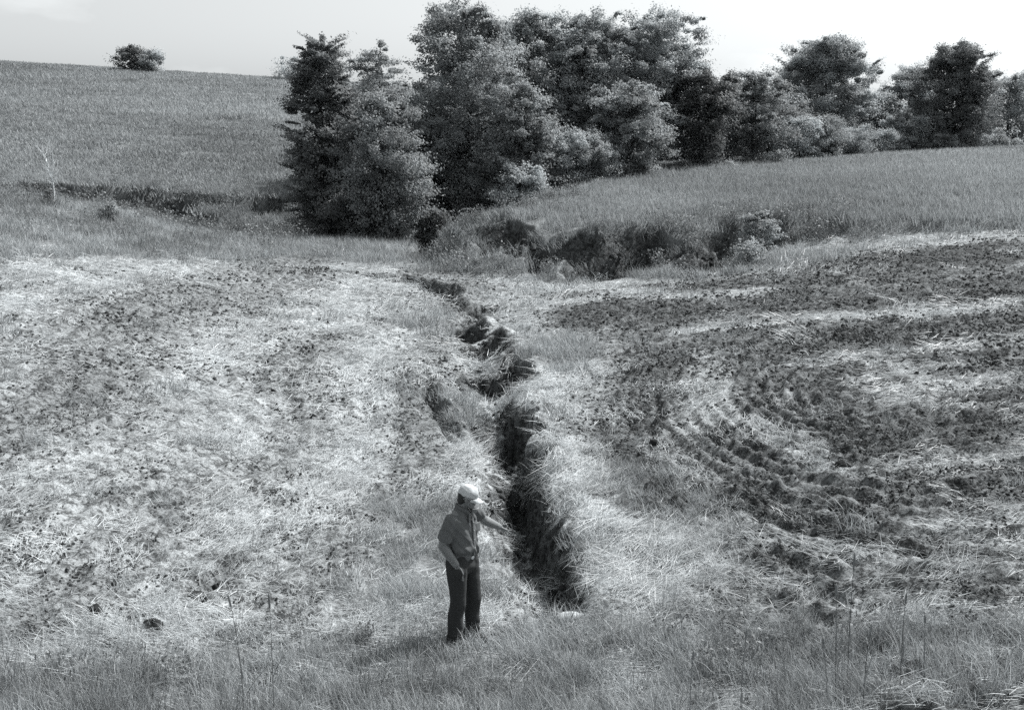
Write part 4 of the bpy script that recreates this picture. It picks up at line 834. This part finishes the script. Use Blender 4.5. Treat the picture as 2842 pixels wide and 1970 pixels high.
def brim():
    V = []; F_ = []; n = 16; m_ = 6
    for s in (0, 1):
        for j in range(m_ + 1):
            for k in range(n + 1):
                b = math.pi * (k / n); t = j / m_; r0 = (.082 + .0 * t); X_ = math.cos(b) * (.084 + .0 * t) * (1 - .08 * t); Y_ = -.03 - math.sin(b) ** .8 * (.055 + .085 * t); Z_ = .112 - .05 * (X_ / .084) ** 2 * .5 - .030 * t - s * .004
                V.append((X_, Y_, Z_))
    w_ = n + 1; o = (m_ + 1) * w_
    for j in range(m_):
        for k in range(n): a = j * w_ + k; F_.append((a, a + 1, a + w_ + 1, a + w_)); F_.append((o + a, o + a + w_, o + a + w_ + 1, o + a + 1))
    for k in range(n): a = m_ * w_ + k; F_.append((a, a + 1, o + a + 1, o + a)); F_.append((k, o + k, o + k + 1, k + 1))
    return np.array(V), np.array(F_), np.zeros(len(V))
b_ = hp(brim()); mesh_np('cap_brim', b_[0], b_[1], M_cap, smooth=True, parent=cap)

# ------------------------------------------------------------------ clods, stones and tall stalks
M_clod = mat('damp_soil', tint(.03), .95, .05); M_stone = mat('pale_stone', tint(.42), .8, .2)
def lump(name, u, v, wpx, hpx, m, label, cat, seed, group=None, sink=.3, long=1.0):
    x, y = ground(u, v); z = float(height(np.array([x]), np.array([y]))[0]); r = wpx / 2.248 / FPX * y / 2; h = hpx / 2.248 / FPX * y / 1.6
    V, F_, S = ell((0, 0, 0), (r, r * long, h), n=14); d = V / np.linalg.norm(V, axis=1, keepdims=True)
    k = 1 + .55 * (fbm(d[:, 0] * 2.2 + seed, d[:, 1] * 2.2 + d[:, 2] * 1.7, seed, 4) - .5) + .18 * (fbm(d[:, 0] * 9 + seed, d[:, 2] * 9 + d[:, 1] * 6, seed + 1, 2) - .5)
    V = V * k[:, None]; o = mesh_np(name, V, F_, m, smooth=True); o.location = (x, y, z + h * (1 - sink) - h * .35); o.rotation_euler = (0, 0, seed)
    tag(o, label, cat, group); return o
CG = 'dark clods of earth lying in the stubble'
for i, (u, v, a, b, lb) in enumerate([(1897, 1047, 38, 20, 'large dark clod alone on the tilled slope at right'), (345, 1416, 52, 34, 'largest dark clod near the bottom left'), (216, 1388, 28, 26, 'upright dark clod left of the largest bottom-left one'),
     (296, 1394, 30, 18, 'flat dark clod between the upright and largest clods'), (568, 1110, 26, 20, 'pointed dark clod in the left middle stubble'), (606, 1108, 34, 9, 'flat dark slab right of the pointed clod'), (1470, 1005, 22, 14, 'small dark clod at the edge of the tilled soil'),
     (252, 1458, 40, 20, 'dark clod at the edge of the tall front grass'), (440, 1335, 46, 16, 'long dark clod in the lower left stubble'), (570, 1412, 28, 12, 'small dark clod left of the man in the front straw'),
     (488, 1318, 24, 18, 'dark clod right of the long one in the lower left'), (170, 865, 12, 12, 'tiny dark clod on the upper left stubble'), (955, 876, 26, 14, 'dark clod on the left lip of the gully'), (950, 1215, 20, 12, 'clod half hidden in grass left of the man')][:13]):
    lump('soil_clod', u, v, a, b, M_clod, lb, 'clod', i + 3, CG)
man.scale = (1.09, 1.09, 1.09)
lump('culvert_stone', 1285, 1380, 74, 22, M_stone, 'pale curved stone half buried in grass at the near end of the gully', 'stone', 41, sink=.15, long=.5)
SG = 'white stones lying in the gully'
for i, (u, v, a, lb) in enumerate([(1092, 905, 12, 'white stone in the gully bed, left of the bright cluster'), (1104, 911, 11, 'white stone in the middle of the bright gully cluster'), (1116, 908, 13, 'largest white stone in the bright gully cluster'), (1099, 897, 9, 'small white stone topping the bright gully cluster'), (1012, 912, 7, 'tiny white stone on the left flank of the gully'), (1030, 922, 7, 'tiny white stone lower on the left flank of the gully')]):
    lump('white_stone', u, v, a * 1.35, a * 1.5, M_stone, lb, 'stone', i + 60, SG)
LG = 'scraps of pale litter on the grass'
for i, (u, v, a, lb) in enumerate([(632, 1277, 16, 'pale scrap lying in the lower left stubble'), (428, 1412, 12, 'pale scrap in the straw right of the largest clod'), (1938, 1222, 12, 'pale scrap on the dark soil at lower right'), (392, 478, 9, 'pale scrap at the foot of the ditch bank'), (440, 552, 9, 'pale scrap at the top edge of the left stubble'), (1275, 546, 9, 'pale scrap on the face of the right bank')]):
    lump('pale_scrap', u, v, a, a * .5, M_stone, lb, 'scrap', i + 80, LG)
TG = 'tall grass stalks in the foreground'
M_stalk = leafmat('stalk', .12, .30, .2)
def stalk(u, top, Y, seed, label, ln=.16, lean=0.):
    g_ = np.random.default_rng(seed); tp = pt(u, top, Y); z0 = float(height(np.array([tp[0]]), np.array([Y]))[0]); h = tp[2] - z0
    root = empty('grass_stalk', (tp[0] - lean, Y, z0)); tag(root, label, 'grass stalk', TG)
    P = [(lean * t ** 2, .03 * math.sin(3 * t), h * t) for t in np.linspace(0, .88, 7)]; V, F_, S = tube(P, [.0055 - .0025 * k / 6 for k in range(7)], 5); mesh_np('stem', V, F_, M_stalk, dict(shade=S + .4), parent=root)
    q = v3(*P[-1]); e = v3(lean, .0, h); V, F_, S = loft([(lerp(q, e, t), .003 + r, .003 + r) for t, r in ((0, 0), (.2, .008), (.5, .010), (.8, .006), (1, 0))], 8)
    mesh_np('seed_head', V, np.array([list(f) for f in F_]), M_stalk, dict(shade=S + .8), parent=root)
    V, F_, S = ribbons(3, .01, (h * .35, h * .6), .014, (1.0, 1.4), (.4, 1.3), None, 1, (h * .05, h * .4), 6, seed, .05); mesh_np('leaf_blades', V, F_, M_stalk, dict(shade=S), parent=root)
for i, (u, tp_, Y, lb, ln) in enumerate([(1922, 1240, 10.2, 'tallest dark stalk at lower right, reaching above all others', .0), (1880, 1310, 10.0, 'thin stalk left of the tallest one at lower right', -.05), (2038, 1330, 9.9, 'straight stalk second from the right edge of the grass', .0),
     (1960, 1400, 9.5, 'short stalk beneath the tallest stalk at lower right', .03), (2080, 1380, 9.7, 'rightmost of the tall foreground stalks', -.04), (1560, 1460, 9.5, 'stalk rising left of the bottom right grasses', .02), (604, 1330, 9.9, 'dark upright stalk left of the man in front of straw', .0),
     (512, 1332, 10.2, 'slanting stalk left of the dark upright one', -.10), (1680, 1410, 9.7, 'stalk in front of the lower right straw', .03), (1850, 1430, 9.5, 'bent stalk in the lower right grass', -.08), ]):
    stalk(u, tp_, Y, 900 + i, lb, lean=ln)
